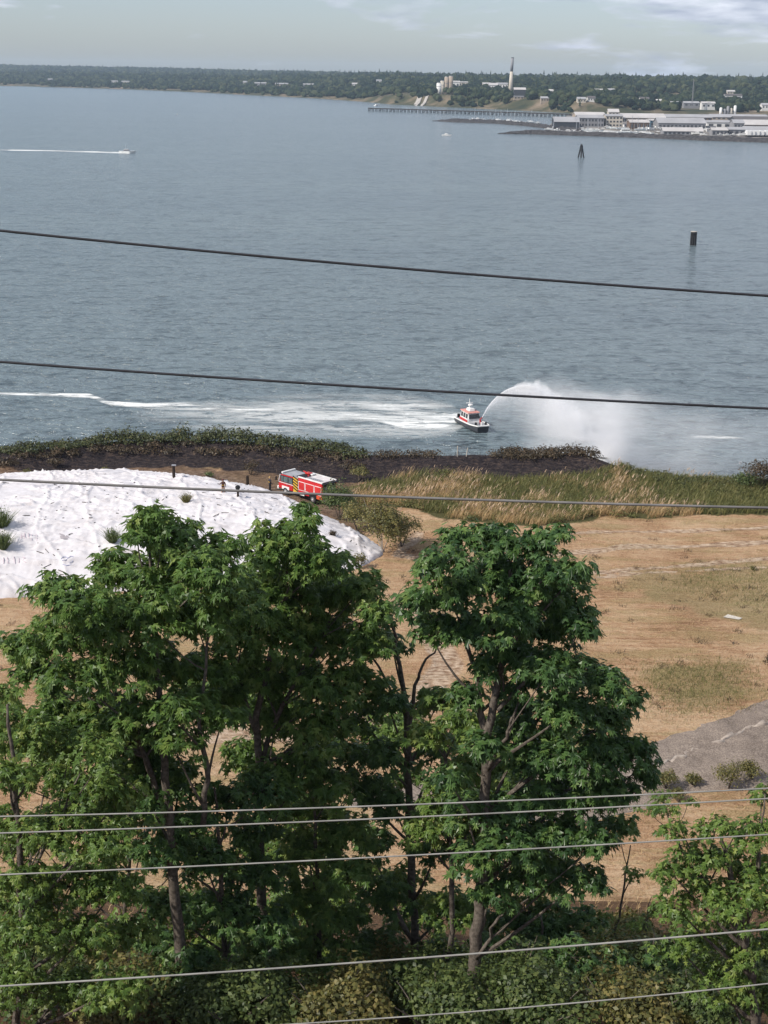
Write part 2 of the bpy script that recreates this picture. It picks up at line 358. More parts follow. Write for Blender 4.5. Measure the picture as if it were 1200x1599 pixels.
tag(drape('road', [(1700, 1000), (1300, 1060), (1200, 1097), (1130, 1128), (1060, 1152), (1010, 1168), (900, 1195), (700, 1225), (560, 1240), (560, 1262), (720, 1266), (900, 1285), (1010, 1262), (1080, 1238), (1200, 1228), (1300, 1225), (1700, 1215)], M['gravel'], .4, .06, .5, .12), kind='structure')
q = [GT(x, y, hbase) for x, y in [(900, 1240), (1000, 1208), (1030, 1196), (1060, 1182), (1100, 1168), (1140, 1152), (1170, 1138), (1200, 1128), (1300, 1105)]]
b_ = MB(); P2 = []
for i in range(len(q)-1):
    for k in range(6): P2.append(q[i]+(q[i+1]-q[i])*k/6+np.array([rng.normal(0, .16), rng.normal(0, .16), -.05+rng.normal(0, .03)]))
b_.tube(P2, [max(.08, .20+rng.normal(0, .07)) for _ in P2], 7)
M['pale_dirt'] = simple('pale_dirt', (.42, .36, .30), (.28, .235, .20), 3, .95, .1, 0, .7, .05)
tag(b_.build('gravel_berm', M['pale_dirt'], smooth=True), 'low pale ridge of graded gravel running diagonally along the road', 'gravel ridge')

# ---- water
m, t, n_, l, out = nodes('sea'); g = NG(t); v = g.coord()
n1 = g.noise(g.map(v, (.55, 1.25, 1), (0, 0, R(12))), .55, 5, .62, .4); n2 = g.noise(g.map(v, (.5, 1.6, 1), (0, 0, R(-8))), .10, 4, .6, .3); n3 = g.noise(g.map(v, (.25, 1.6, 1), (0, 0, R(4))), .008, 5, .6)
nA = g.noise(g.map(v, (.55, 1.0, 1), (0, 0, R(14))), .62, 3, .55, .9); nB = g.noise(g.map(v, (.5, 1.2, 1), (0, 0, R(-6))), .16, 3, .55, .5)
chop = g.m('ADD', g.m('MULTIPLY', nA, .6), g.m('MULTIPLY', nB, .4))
col = g.mix(g.ramp(chop, [(.38, 0.), (.51, 1.)]), g.ramp(n3, [(.35, (.034, .057, .068)), (.65, (.046, .070, .080))]), g.ramp(n3, [(.35, (.132, .175, .192)), (.65, (.152, .198, .210))]))  # ripple shading painted into the base colour: dark troughs, light crests
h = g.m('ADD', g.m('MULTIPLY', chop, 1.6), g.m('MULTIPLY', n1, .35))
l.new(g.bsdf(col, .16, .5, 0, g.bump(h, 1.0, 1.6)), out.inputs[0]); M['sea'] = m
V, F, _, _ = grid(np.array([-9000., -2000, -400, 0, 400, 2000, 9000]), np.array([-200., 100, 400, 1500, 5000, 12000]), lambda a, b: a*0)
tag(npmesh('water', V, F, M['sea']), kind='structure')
V[:, 2] = -6; tag(npmesh('seabed', V, F, M['rock']), kind='structure')

# ---- far shore
SH = [(-500, 128), (-150, 131), (0, 134), (200, 139.5), (400, 149), (500, 154), (570, 159), (610, 163), (700, 167.5), (780, 171), (860, 175), (900, 178), (1000, 180), (1200, 182), (1600, 186)]
_s = np.array([G(x, y, 0) for x, y in SH]); 
def azm(X, Y): return np.arctan2(X, Y)
SA = azm(_s[:, 0], _s[:, 1]); SD = np.hypot(_s[:, 0], _s[:, 1])
def far_px(X, Y): return CX+np.tan(azm(X, Y))*FPX*1.045          # rough column of the photograph
def hfar(X, Y):
    a = azm(X, Y); r = np.hypot(X, Y); s = r-np.interp(a, SA, SD)
    px = CX+np.tan(a)*FPX
    B = np.interp(px, [-400, 300, 560, 610, 650, 900, 980, 1100, 1700], [3, 3, 4, 14, 17, 15, 5, 4, 4])
    top = np.interp(px, [-400, 0, 400, 600, 900, 1600], [24, 22, 22, 30, 31, 33])
    h = 1.5*sstep(-5, 12, s)+B*sstep(15, 90, s)+(top-B)*sstep(250, 1300, s)+fbm(X*.004, Y*.004)*6*sstep(80, 600, s)
    ridge = sstep(2500, 4200, s)*np.interp(px, [-400, 0, 200, 420, 560, 1600], [30, 31, 26, 14, 4, 0])
    return np.where(s < 0, -3+s*.01, h+ridge)
aa = np.linspace(-.46, .46, 420); ss = np.concatenate([np.linspace(-12, 130, 34), np.linspace(150, 1500, 40), np.linspace(1600, 9000, 30)])
A, S = np.meshgrid(aa, ss); Rr = S+np.interp(A, SA, SD); X = Rr*np.sin(A); Y = Rr*np.cos(A); Z = hfar(X, Y)
i = np.arange(len(ss)-1)[:, None]*len(aa)+np.arange(len(aa)-1)[None]; F = np.stack([i, i+1, i+len(aa)+1, i+len(aa)], -1).reshape(-1, 4)
m, t, n_, l, out = nodes('far_land'); g = NG(t); v = g.coord()
l.new(g.bsdf(g.ramp(g.noise(v, .012, 6, .65), [(.36, (.030, .038, .022)), (.48, (.065, .065, .036)), (.57, (.15, .12, .08)), (.68, (.24, .19, .145))]), .95, .1), out.inputs[0])
tag(npmesh('far_shore', np.stack([X, Y, Z], -1).reshape(-1, 3), F, m, None, True), kind='structure')

# ---- forest on the far shore: thousands of lumpy crowns, joined
def icos(sub, seed, rough=.28, flat=.9):
    bm = bmesh.new(); bmesh.ops.create_icosphere(bm, subdivisions=sub, radius=1); r = np.random.default_rng(seed)
    ph = r.random((4, 3))*6; V = np.array([v.co[:] for v in bm.verts]); F = np.array([[q.index for q in f.verts] for f in bm.faces]); bm.free()
    d = sum(np.sin(V@(r.normal(size=3)*3)+ph[i, 0]) for i in range(4))*rough*.35+r.normal(0, rough*.35, len(V))
    V = V*(1+d)[:, None]; V[:, 2] *= flat; return V, F
CROWNS = [icos(2, s) for s in range(6)]
def conemesh(seed):
    r = np.random.default_rng(seed); V = []; F = []; n = 7
    for k in range(4):
        z = k/4; R0 = (1-z*.85)*.42; b = len(V)
        for q in range(n): an = 2*math.pi*q/n+r.random(); V.append((math.cos(an)*R0*(.8+.4*r.random()), math.sin(an)*R0*(.8+.4*r.random()), z*2-1))
        V.append((0, 0, z*2-1+.75)); F += [(b+q, b+(q+1) % n, b+n) for q in range(n)]
    return np.array(V), np.array(F)
CONES = [conemesh(s) for s in range(4)]
def scatter(protos, pos, rad, hgt):
    VV = []; FF = []; b = 0; pick = rng.integers(0, len(protos), len(pos)); an = rng.random(len(pos))*6.28
    for k, (Vp, Fp) in enumerate(protos):
        ii = np.where(pick == k)[0]
        if not len(ii): continue
        c, s = np.cos(an[ii])[:, None], np.sin(an[ii])[:, None]; x = Vp[None, :, 0]*rad[ii][:, None]; y = Vp[None, :, 1]*rad[ii][:, None]
        V = np.stack([x*c-y*s+pos[ii, 0:1], x*s+y*c+pos[ii, 1:2], Vp[None, :, 2]*hgt[ii][:, None]*.5+pos[ii, 2:3]+hgt[ii][:, None]*.5], -1)
        F = Fp[None]+(np.arange(len(ii))*len(Vp))[:, None, None]+b; VV.append(V.reshape(-1, 3)); FF.append(F.reshape(-1, 3)); b += len(ii)*len(Vp)
    return np.concatenate(VV), np.concatenate(FF)
m, t, n_, l, out = nodes('far_foliage'); g = NG(t); v = g.coord(); geo = n_.new('ShaderNodeNewGeometry')
f = g.m('ADD', g.m('MULTIPLY', geo.outputs['Random Per Island'], .5), g.m('ADD', g.m('MULTIPLY', g.noise(v, .008, 3), .3), g.m('MULTIPLY', g.noise(v, .35, 3, .7), .35)))
l.new(g.bsdf(g.ramp(f, [(.3, (.006, .013, .011)), (.5, (.013, .025, .016)), (.66, (.028, .042, .022)), (.85, (.065, .075, .038))]), .95, .1, 0, g.bump(g.noise(v, .6, 4, .7), 1.0, 1.5)), out.inputs[0]); M['far_foliage'] = m
ph = MB().tube([(0, 0, 0), (0, 0, 3.5)], [.5, .35], 6)
CLR = []
# ---- single trees along the far waterline
proto = []
for vi in range(4):
    V, F = CROWNS[vi] if vi < 3 else CONES[0]
    c = npmesh('shore_tree_crown', V*np.array([1, 1, 1.0]), F, M['far_foliage']); proto.append(c.data); bpy.data.objects.remove(c)
tm = ph.build('shore_trunk', M['bark']); trunk_me = tm.data; bpy.data.objects.remove(tm)
for px in list(range(596, 628, 9))+list(range(672, 786, 8))+[792]+list(range(832, 905, 8)):
    px += random.uniform(-3, 3); p = G(px, np.interp(px, [x for x, _ in SH], [y for _, y in SH])-random.uniform(.8, 3.2), 0)
    z = float(hfar(np.array([p[0]]), np.array([p[1]]))[0]); s = random.uniform(4.5, 7)
    r_ = empty('shore_tree', (p[0], p[1], z-.5), random.random()*6, 'rounded dark green tree at the water under the far bluff', 'tree', 'trees along the foot of the far bluff')
    vi = random.choice([0, 1, 2, 0, 1, 2, 3]); c = link('crown', proto[vi], None, r_); c.location = (0, 0, 3+s*.9); c.scale = (s, s, s*random.uniform(.9, 1.3))
    link('trunk', trunk_me, None, r_)

# ================================================================== FAR BUILDINGS
def bmat(name, c): return simple(name, c, tuple(x*.8 for x in c), .08, .85, .15)
BW = {'white': bmat('white_cladding', (.72, .71, .68)), 'cream': bmat('cream_wall', (.55, .50, .42)), 'grey': bmat('grey_wall', (.26, .26, .27)), 'dark': bmat('dark_wall', (.07, .075, .085)),
      'tan': bmat('tan_wall', (.36, .30, .24)), 'blue': bmat('blue_wall', (.06, .14, .20)), 'roofw': bmat('pale_roof', (.50, .48, .465)), 'roofg': bmat('grey_roof', (.36, .36, .37)), 'roofd': bmat('dark_roof', (.12, .11, .11)), 'brown': bmat('brown_wall', (.17, .12, .09))}
def building(x0, x1, yb, yt, wall, roof, label, cat='building', depth=22, pitch=.16, nwin=4, floors=1, name='warehouse', zb=2.4, group=None, door=False, wc='dark'):
    Y = G((x0+x1)/2, yb, zb)[1]; a = P(x0, yb, Y); b_ = P(x1, yb, Y); top = P((x0+x1)/2, yt, Y)
    W = b_[0]-a[0]; H = max(2.2, top[2]-zb); zr = zb
    r_ = empty(name, ((a[0]+b_[0])/2, Y, zr-.3), 0, label, cat, group); rise = depth*.5*pitch
    MB().prism_x([(0, 0), (depth, 0), (depth, H), (depth/2, H+rise), (0, H)], -W/2, W/2).build('wall', BW[wall], r_)
    e = .6; rf = MB()
    for s in (0, 1):
        y0, y1, z0, z1 = (-e, depth/2, H-e*pitch, H+rise) if s == 0 else (depth+e, depth/2, H-e*pitch, H+rise)
        rf.add([(-W/2-e, y0, z0+.05), (W/2+e, y0, z0+.05), (W/2+e, y1, z1+.05), (-W/2-e, y1, z1+.05), (-W/2-e, y0, z0+.5), (W/2+e, y0, z0+.5), (W/2+e, y1, z1+.5), (-W/2-e, y1, z1+.5)], [(0, 1, 2, 3), (4, 5, 6, 7), (0, 1, 5, 4), (1, 2, 6, 5), (2, 3, 7, 6), (3, 0, 4, 7)])
    rf.build('roof', BW[roof], r_)
    for fl in range(floors):
        z0 = H*(fl+.28)/floors; z1 = H*(fl+.75)/floors; ww = W/nwin*.55 if nwin else 0
        for k in range(nwin):
            cx = -W/2+W*(k+.5)/nwin; MB().box(cx-ww/2, cx+ww/2, -.12, .1, z0, z1).build('window' if not door else 'door', BW[wc] if wc in BW else M['dark_glass'], r_)
    return r_
# harbour ground
m = simple('harbour_ground', (.24, .22, .20), (.12, .11, .10), .03, .95)
def slab(name, pts, z, thick, m):
    q = [tuple(G(x, y, z)[:2]) for x, y in pts]; return MB().prism(q, z-thick, z).build(name, m)
tag(slab('harbour_ground', [(905, 199.5), (1000, 203), (1035, 207), (1060, 212.5), (1100, 214), (1200, 216.5), (1500, 222), (1700, 200), (1700, 177), (1200, 179), (1000, 178), (885, 180), (885, 191), (860, 193)], 2.3, 4, m), kind='structure')
# rock embankments
def mound(name, pts, wd, hh, label):
    q = [G(x, y, 0) for x, y in pts]; L_ = []; 
    for a, b in zip(q[:-1], q[1:]):
        n = max(2, int(np.linalg.norm(b-a)/4)); L_ += [a+(b-a)*k/n for k in range(n)]
    L_.append(q[-1]); n = 11; V = []
    for i, p in enumerate(L_):
        e = min(1, (i+1)/8)
        for k in range(n):
            u = k/(n-1)*2-1; z = hh*e*(1-abs(u)**1.6)*(1+rng.normal(0, .10))-1.2*(abs(u) > .9); V.append((p[0]+rng.normal(0, .6), p[1]+u*wd*e+rng.normal(0, .6), z+rng.normal(0, .22)))
    F = [(i*n+k, i*n+k+1, (i+1)*n+k+1, (i+1)*n+k) for i in range(len(L_)-1) for k in range(n-1)]
    o = npmesh(name, np.array(V), np.array(F), M['rock']); return tag(o, label, 'breakwater')
mound('rock_breakwater', [(676, 189), (720, 190.5), (770, 192), (820, 196), (870, 202), (905, 206)], 26, 3.6, 'long low dark rock breakwater pointing left, the farther one with boats behind it')
mound('rock_breakwater', [(778, 209), (830, 209), (900, 211.3), (1000, 214.5), (1100, 219), (1200, 222), (1400, 229), (1600, 236)], 13, 3.6, 'dark rock breakwater nearest the open water running along the marina')
BL = [
 (866, 905, 199, 190, 'dark', 'roofg', 'dark shed with grey pitched roof at the left end of the harbour', 'shed', 25, .35, 6, 1, 'boat_shed'),
 (903, 943, 198, 184, 'grey', 'roofg', 'long grey two storey harbour building with dark windows, left of the cupola tower', 'building', 25, .2, 8, 2, 'harbour_building'),
 (946, 972, 198, 181, 'cream', 'roofg', 'tall pale harbour building with stacked floors beside the yachts', 'building', 20, .15, 5, 3, 'harbour_building'),
 (972, 1040, 190, 184, 'tan', 'roofw', 'long low tan warehouse with whitish roof under the line of trees', 'warehouse', 40, .22, 9, 1, 'warehouse'),
 (984, 1014, 202, 191, 'brown', 'roofw', 'white roofed brown shed behind the big yacht', 'shed', 22, .2, 5, 1, 'boat_shed'),
 (1015, 1030, 200, 188, 'blue', 'roofw', 'dark blue shed in the middle of the harbour', 'shed', 22, .1, 2, 1, 'boat_shed'),
 (1028, 1102, 203, 192, 'grey', 'roofg', 'wide grey roofed workshop right of the blue shed', 'workshop', 30, .3, 12, 1, 'workshop'),
 (1040, 1112, 188, 183, 'brown', 'roofg', 'long grey roofed warehouse in the rear row, right of the tan warehouse', 'warehouse', 30, .2, 10, 1, 'warehouse'),
 (1036, 1098, 210.5, 204.5, 'grey', 'roofw', 'low white canopied building near the rocks, below the wide workshop', 'shed', 14, .4, 9, 1, 'boat_shed'),
 (1104, 1142, 200, 191, 'white', 'roofg', 'white fronted boatyard hall with grey sliding doors', 'hall', 26, .12, 3, 1, 'boatyard_hall'),
 (1112, 1136, 212, 203, 'grey', 'roofw', 'grey boatyard building close to the rocks, left of its twin', 'building', 12, .3, 4, 1, 'boatyard_building'),
 (1138, 1163, 212, 202, 'grey', 'roofg', 'grey boatyard building close to the rocks beside the white wrapped boats', 'building', 12, .3, 3, 1, 'boatyard_building'),
 (1112, 1200, 187, 183, 'tan', 'roofg', 'long pale warehouse in the rear row below the silos', 'warehouse', 30, .2, 12, 1, 'warehouse'),
 (1146, 1162, 202, 192, 'grey', 'roofg', 'narrow grey hall between the boatyard halls', 'hall', 20, .3, 3, 1, 'boatyard_hall'),
 (1163, 1260, 201, 195, 'brown', 'roofw', 'long brown walled shed with a broad white roof at the right edge', 'shed', 30, .3, 10, 1, 'boat_shed'),
 (1150, 1260, 193, 188.5, 'dark', 'roofd', 'dark walled warehouse with dark roof at the right edge, behind the brown shed', 'warehouse', 40, .2, 8, 1, 'warehouse'),
 (1163, 1240, 209, 203.5, 'cream', 'roofg', 'cream shed at the right edge behind the wrapped boats', 'shed', 16, .4, 8, 1, 'boat_shed'),
 (900, 946, 186, 181, 'tan', 'roofw', 'low tan warehouse at the back left of the harbour', 'warehouse', 40, .2, 6, 1, 'warehouse'),
]
for (x0, x1, yb, yt, wl, rf, lab, cat, dp, pt, nw, fl, nm_) in BL: building(x0, x1, yb, yt, wl, rf, lab, cat, dp, pt, nw, fl, nm_)
t_ = building(950, 966, 190, 174.5, 'cream', 'roofw', 'pale cupola tower with a white roof rising over the harbour buildings', 'tower', 12, .5, 3, 2, 'tower')
# silos and tanks
def silo(px, yb, yt, rpx, mt, label, group=None, zb=2.3, dome=True, name='silo'):
    p = G(px, yb, zb); k = FPX/(p[1]*1.0); r0 = rpx/k; H = (yb-yt)/k; o = empty(name, p, 0, label, 'silo' if name == 'silo' else name, group)
    MB().tube([(0, 0, -1), (0, 0, H)], r0, 16).build('shell', mt, o, smooth=True)
    MB().tube([(0, 0, H), (0, 0, H+r0*.3), (0, 0, H+r0*.55)], [r0*1.02, r0*.7, r0*.1], 16).build('dome', mt, o); MB().tube([(0, 0, H*.5), (0, 0, H*.5+.5)], r0*1.03, 16).build('band', BW['grey'], o); return o
for i, (px, yt, mt) in enumerate([(1125, 170, 'white'), (1131, 172, 'grey'), (1136, 168, 'grey'), (1141, 171, 'cream'), (1147, 167, 'white')]):
    silo(px, 185, yt, 2.1, BW[mt], ['white cement silo, leftmost of five behind the boatyard', 'grey cement silo, second from left of five', 'tall grey cement silo, middle of five', 'cream cement silo, fourth from left of five', 'white cement silo, rightmost of five behind the boatyard'][i], 'cement silos behind the boatyard')
# cement works and chimney on the bluff
def onfar(px, depth_px): p = G(px, depth_px, 0); return p
def farY(px, py):
    d = ray(px, py); r0 = np.interp(math.atan2(d[0], d[1]), SA, SD)
    ts = np.arange(r0, r0+2500, 12.)/math.hypot(d[0], d[1]); x_, y_, z_ = d[0]*ts, d[1]*ts, CH+d[2]*ts; k_ = np.where(z_ < hfar(x_, y_)+1.5)[0]
    return float(y_[k_[0]]) if len(k_) else float(y_[100])
def farb(x0, x1, ytop, ybot, Y, *a, **k):
    Y = farY((x0+x1)/2, ybot+(1.5 if ybot > 133 else .5)); CLR.append(((P(x0, ybot, Y)[0]+P(x1, ybot, Y)[0])/2, Y, abs(x1-x0)/2*Y/FPX+4)); zb = P((x0+x1)/2, ybot, Y)[2]; a0 = P(x0, ybot, Y); b0 = P(x1, ybot, Y); return building_at(a0, b0, zb, P(x0, ytop, Y)[2]-zb, *a, **k)
def building_at(a, b_, zb, H, wall, roof, label, cat, depth=14, pitch=.2, nwin=3, floors=1, name='house', wc='dark', group=None):
    W = b_[0]-a[0]; Yc = a[1]; zg = float(hfar(np.array([(a[0]+b_[0])/2]), np.array([Yc]))[0]); dz = zb-min(zb, zg)+1; rise = depth*.5*pitch
    r_ = empty(name, ((a[0]+b_[0])/2, Yc, zb-dz), 0, label, cat, group)
    MB().prism_x([(0, 0), (depth, 0), (depth, H+dz), (depth/2, H+dz+rise), (0, H+dz)], -W/2, W/2).build('wall', BW[wall], r_)
    rf = MB()
    for s in (0, 1):
        y0 = -.6 if s == 0 else depth+.6; z0 = H+dz; z1 = H+dz+rise
        rf.add([(-W/2-.6, y0, z0-.1), (W/2+.6, y0, z0-.1), (W/2+.6, depth/2, z1+.02), (-W/2-.6, depth/2, z1+.02), (-W/2-.6, y0, z0+.4), (W/2+.6, y0, z0+.4), (W/2+.6, depth/2, z1+.4), (-W/2-.6, depth/2, z1+.4)], [(0, 1, 2, 3), (4, 5, 6, 7), (0, 1, 5, 4), (1, 2, 6, 5), (2, 3, 7, 6), (3, 0, 4, 7)])
    rf.build('roof', BW[roof], r_)
    for fl in range(floors):
        for k in range(nwin):
            cx = -W/2+W*(k+.5)/nwin; MB().box(cx-W/nwin*.22, cx+W/nwin*.22, -.15, .1, dz+H*(fl+.3)/floors, dz+H*(fl+.72)/floors).build('window', BW[wc], r_)
    return r_
YB = farY(700, 146)
for px, y0, y1, rr, mt, lab in [(686, 131, 143, 4, 'white', 'white cement silo at the left end of the old works'), (691, 128, 143, 3.2, 'cream', 'cream cement silo second from left on the bluff'), (697.5, 122.5, 145, 3.4, 'tan', 'tall tan silo, left of the tall pair on the bluff'), (704, 121.5, 145, 3.4, 'tan', 'tallest tan silo on the bluff, right of the tall pair')]:
    p = P(px, y1, YB); k = FPX/YB; H = (y1-y0)/k; CLR.append((p[0], YB, 7)); o = empty('silo', p, 0, lab, 'silo'); MB().tube([(0, 0, -8), (0, 0, H)], rr/k, 16).build('shell', BW[mt], o, smooth=True); MB().tube([(0, 0, H), (0, 0, H+1.2)], rr/k*.8, 16).build('roof_cap', BW['roofg'], o); MB().tube([(0, 0, H*.6), (0, 0, H*.6+.6)], rr/k*1.03, 16).build('band', BW['grey'], o)
farb(706, 718, 128, 138, YB, 'white', 'roofw', 'white works building right of the tall silos', 'building', 14, .3, 2, 1, 'works_building')
farb(717, 731, 128.5, 135, YB, 'cream', 'roofw', 'cream works building on the bluff, furthest right of the silo group', 'building', 14, .2, 3, 1, 'works_building')
farb(764, 778, 133, 140, YB, 'white', 'roofw', 'white roofed hall among trees left of the chimney', 'hall', 26, .3, 4, 1, 'works_hall')
farb(754, 766, 131, 136, YB+60, 'cream', 'roofw', 'small pale hall half hidden in trees, left of the white roofed hall', 'hall', 16, .3, 2, 1, 'works_hall')
farb(776, 793, 131, 138, YB+30, 'white', 'roofg', 'pale hall with raised roof just left of the chimney', 'hall', 22, .2, 4, 1, 'works_hall')
farb(803, 821, 140, 149, YB-110, 'dark', 'roofw', 'dark fronted building with white roof right below the chimney', 'building', 16, .4, 4, 1, 'works_building')
farb(803, 818, 150.5, 155, YB-150, 'tan', 'roofg', 'concrete base building under the white roofed building', 'building', 8, .1, 3, 1, 'works_building')
YC = farY(797, 146); CLR.append((P(797, 146, YC)[0], YC, 5)); p = P(797, 146, YC); k = FPX/YC; Hc = (146-95.5)/k
ch_ = empty('chimney', p, 0, 'tall tapering factory chimney, white below and grey above, on the far bluff', 'chimney')
MB().tube([(0, 0, -6), (.6, 0, Hc*.25), (1.2, 0, Hc*.62)], [3.7/k, 3.0/k, 2.3/k], 18).build('white_shaft', BW['cream'], ch_, smooth=True)
MB().tube([(1.2, 0, Hc*.62+.02), (2.2, 0, Hc)], [2.25/k, 1.9/k], 18).build('grey_shaft', BW['grey'], ch_, smooth=True)
MB().tube([(2.2, 0, Hc), (2.2, 0, Hc+1.2)], [2.1/k, 2.1/k], 18).build('rim', BW['dark'], ch_)
# chute scars on the bluff
for (x0, y0, x1, y1, wd, lab) in [(657, 148, 641, 166, 5, 'pale concrete ramp running down the far bluff, the left one'), (672, 149, 655, 166, 3, 'narrow pale ramp down the far bluff, right of the wide one')]:
    a = G(x0, y0, 0); n = 10; v_ = []
    q0 = G(x1, y1, 0); yb = q0[1]+4; pts = [np.array([q0[0]*(1-u)+P(x0, y0, yb+110)[0]*u, yb+110*u]) for u in np.linspace(0, 1, n)]
    for q_ in pts:
        for sx in (-wd, wd): v_.append((q_[0]+sx, q_[1], float(hfar(np.array([q_[0]+sx]), np.array([q_[1]]))[0])+1.6))
    v_ += [(x, y, z-3) for x, y, z in v_]; nn = 2*n
    f_ = [(2*i, 2*i+1, 2*i+3, 2*i+2) for i in range(n-1)]+[(nn+2*i, nn+2*i+1, nn+2*i+3, nn+2*i+2) for i in range(n-1)]+[(2*i, 2*i+2, nn+2*i+2, nn+2*i) for i in range(n-1)]+[(2*i+1, 2*i+3, nn+2*i+3, nn+2*i+1) for i in range(n-1)]+[(0, 1, nn+1, nn)]
    tag(MB().add(v_, f_).build('ramp', M['concrete']), lab, 'ramp')
# hillside buildings in the trees
HH = [(1132, 1159, 149, 155.5, 1950, 'white', 'roofd', 'broad white building with dark roof high in the woods at right'), (1136, 1148, 143, 147, 2100, 'cream', 'roofw', 'small pale house above the broad white building'), (927, 943, 141, 144, 2150, 'cream', 'roofw', 'long pale roofed house on the wooded hill left of centre right'),
      (944, 960, 140.5, 143.5, 2200, 'tan', 'roofg', 'tan house just right of the long pale roofed house'), (1096, 1117, 161.5, 168.5, 1900, 'white', 'roofw', 'white gabled house at the edge of the trees left of the silos'), (1068, 1092, 161, 166.5, 1960, 'grey', 'roofg', 'grey roofed terrace among trees left of the white gabled house'),
      (1048, 1064, 161, 165, 1980, 'tan', 'roofg', 'tan house under trees above the long warehouse'), (1020, 1034, 157.5, 161.5, 2040, 'grey', 'roofw', 'grey house with pale flat roof above the blue shed'), (1000, 1014, 154, 160, 2060, 'white', 'roofd', 'small white house with dark roof above the line of shore trees'),
      (902, 915, 154.5, 160, 2000, 'cream', 'roofg', 'cream house on the low slope above the pier end'), (918, 930, 153, 158, 2050, 'white', 'roofd', 'white house with dark roof right of the cream house'), (845, 857, 153.5, 158.5, 2050, 'tan', 'roofg', 'tan house on the bluff right of the chimney'), (1190, 1205, 164, 170, 1900, 'white', 'roofg', 'white house at the right edge under dark trees'),
      (858, 864, 142, 147, 2250, 'white', 'roofw', 'tiny white house high on the slope right of the chimney'), (550, 560, 131, 134, 3100, 'white', 'roofw', 'white roofed house in the woods left of the ramps'), (588, 596, 126, 130, 3000, 'white', 'roofg', 'white house high in the woods, right of the white roofed house'),
      (398, 416, 130, 134, 3700, 'grey', 'roofg', 'long grey roofed building in the middle of the far shore woods'), (430, 450, 131, 134, 3650, 'tan', 'roofg', 'long tan building right of the grey roofed one on the far shore'), (474, 490, 132, 135, 3550, 'grey', 'roofg', 'grey low building in far shore woods, rightmost of a row of three'),
      (174, 184, 127, 130, 4300, 'white', 'roofg', 'white house in the woods on the left far shore'), (190, 202, 127.5, 130.5, 4280, 'cream', 'roofg', 'cream house next to the white house on the left far shore'), (75, 82, 124, 128, 4500, 'grey', 'roofg', 'small grey house in the trees at the far left shore'), (380, 386, 128, 132, 3900, 'white', 'roofg', 'tiny white house left of the long grey roofed building')]
for (x0, x1, yt, yb, Yd, wl, rf, lab) in HH: farb(x0, x1, yt, yb, Yd, wl, rf, lab, 'house', 14, .35, 3, 1, 'house')
# lattice mast on the hill
p = P(1082, 150, 2200); mm = empty('mast', p, 0, 'slim pale radio mast rising through the trees on the right hill', 'mast')
for sx, sy in ((-1, -1), (1, -1), (0, 1)): MB().tube([(sx*1.0, sy*1.0, -15), (sx*.3, sy*.3, 24)], .25, 5).build('leg', BW['grey'], mm)
for k in range(7): MB().tube([(-.9+.1*k, -.9, -8+k*4.5), (.9-.1*k, -.9, -5+k*4.5)], .15, 4).build('brace', BW['grey'], mm)

def forest(n, s0, s1, r0, r1, conif=.3, lod=0, lo=-.40, hi=.40, small=False):
    a = rng.uniform(lo, hi, n); s = s0+(s1-s0)*rng.random(n)**1.1; r = np.interp(a, SA, SD)+s; X = r*np.sin(a); Y = r*np.cos(a); px = CX+np.tan(a)*FPX
    clump = fbm(X*.006+3, Y*.006, 3)
    if small: ok = (clump > -.10)
    else: ok = clump > -.17
    if s1 < 200: ok &= ~((px > 622) & (px < 672)) & ~((px > 785) & (px < 835) & (clump < .05)) & (px < 905)
    ok &= ~((px > 900) & (s < 60))
    for (bx_, by_, bw_) in CLR:
        fr_ = Y/by_; ok &= ~((np.abs(X-bx_*fr_) < bw_) & (Y < by_+22) & (Y > by_-130))
    z = hfar(X, Y); R0 = rng.uniform(r0, r1, n); H = R0*rng.uniform(1.5, 2.3, n)
    pos = np.stack([X, Y, z-1], -1)[ok]; R0 = R0[ok]; H = H[ok]; c = rng.random(len(R0)) < conif
    V1, F1 = scatter(CROWNS1 if lod else CROWNS, pos[~c], R0[~c], H[~c]); V2, F2 = scatter(CONES, pos[c], R0[c]*1.1, H[c]*1.15); return np.concatenate([V1, V2]), np.concatenate([F1, F2+len(V1)])
CROWNS1 = [icos(1, s, .35) for s in range(6)]
parts = [forest(3300, 60, 420, 4.5, 7.5, .12), forest(6200, 380, 1000, 6, 9, .12, 1), forest(7000, 900, 1700, 7, 10, .12, 1), forest(1600, 20, 150, 3, 5.5, .05, small=True), forest(3000, 1700, 3400, 9, 13, .1, 1), forest(6000, 3300, 5200, 8, 12, .1, 1, -.40, .02)]
b = 0; VV = []; FF = []
for V, F in parts: VV.append(V); FF.append(F+b); b += len(V)
o = npmesh('forest', np.concatenate(VV), np.concatenate(FF), M['far_foliage']); tag(o, 'dark wooded slopes along the whole far shore of the bay', 'forest', kind='stuff')

# ---- trestle pier
pa, pb = G(577, 173.5, 0), G(905, 184, 0); zd = 4.6; d = pb-pa; Lp = np.linalg.norm(d); d = d/Lp; nrm = np.array([-d[1], d[0], 0])
pier = empty('trestle_pier', pa, math.atan2(d[1], d[0]), 'long old timber trestle pier on rows of dark piles under the far bluff', 'pier')
MB().box(-1, Lp+40, -2.2, 2.2, zd-1.0, zd+.1).build('deck', M['old_wood'], pier)
pm = None
for k in range(int(Lp/6.6)+5):
    for sy in (-1.6, 1.6):
        if pm is None: o = MB().tube([(0, 0, -6), (0, 0, zd-1.05)], [.62, .55], 6).build('pile', M['pile'], pier); pm = o.data
        else: o = link('pile', pm, None, pier)
        o.location = (k*6.6, sy+random.uniform(-.2, .2), 0)
    if k % 3 == 0: o = MB().tube([(k*6.6, -1.6, .5), (k*6.6+6, -1.6, zd-1.2)], .3, 5).build('brace', M['pile'], pier)

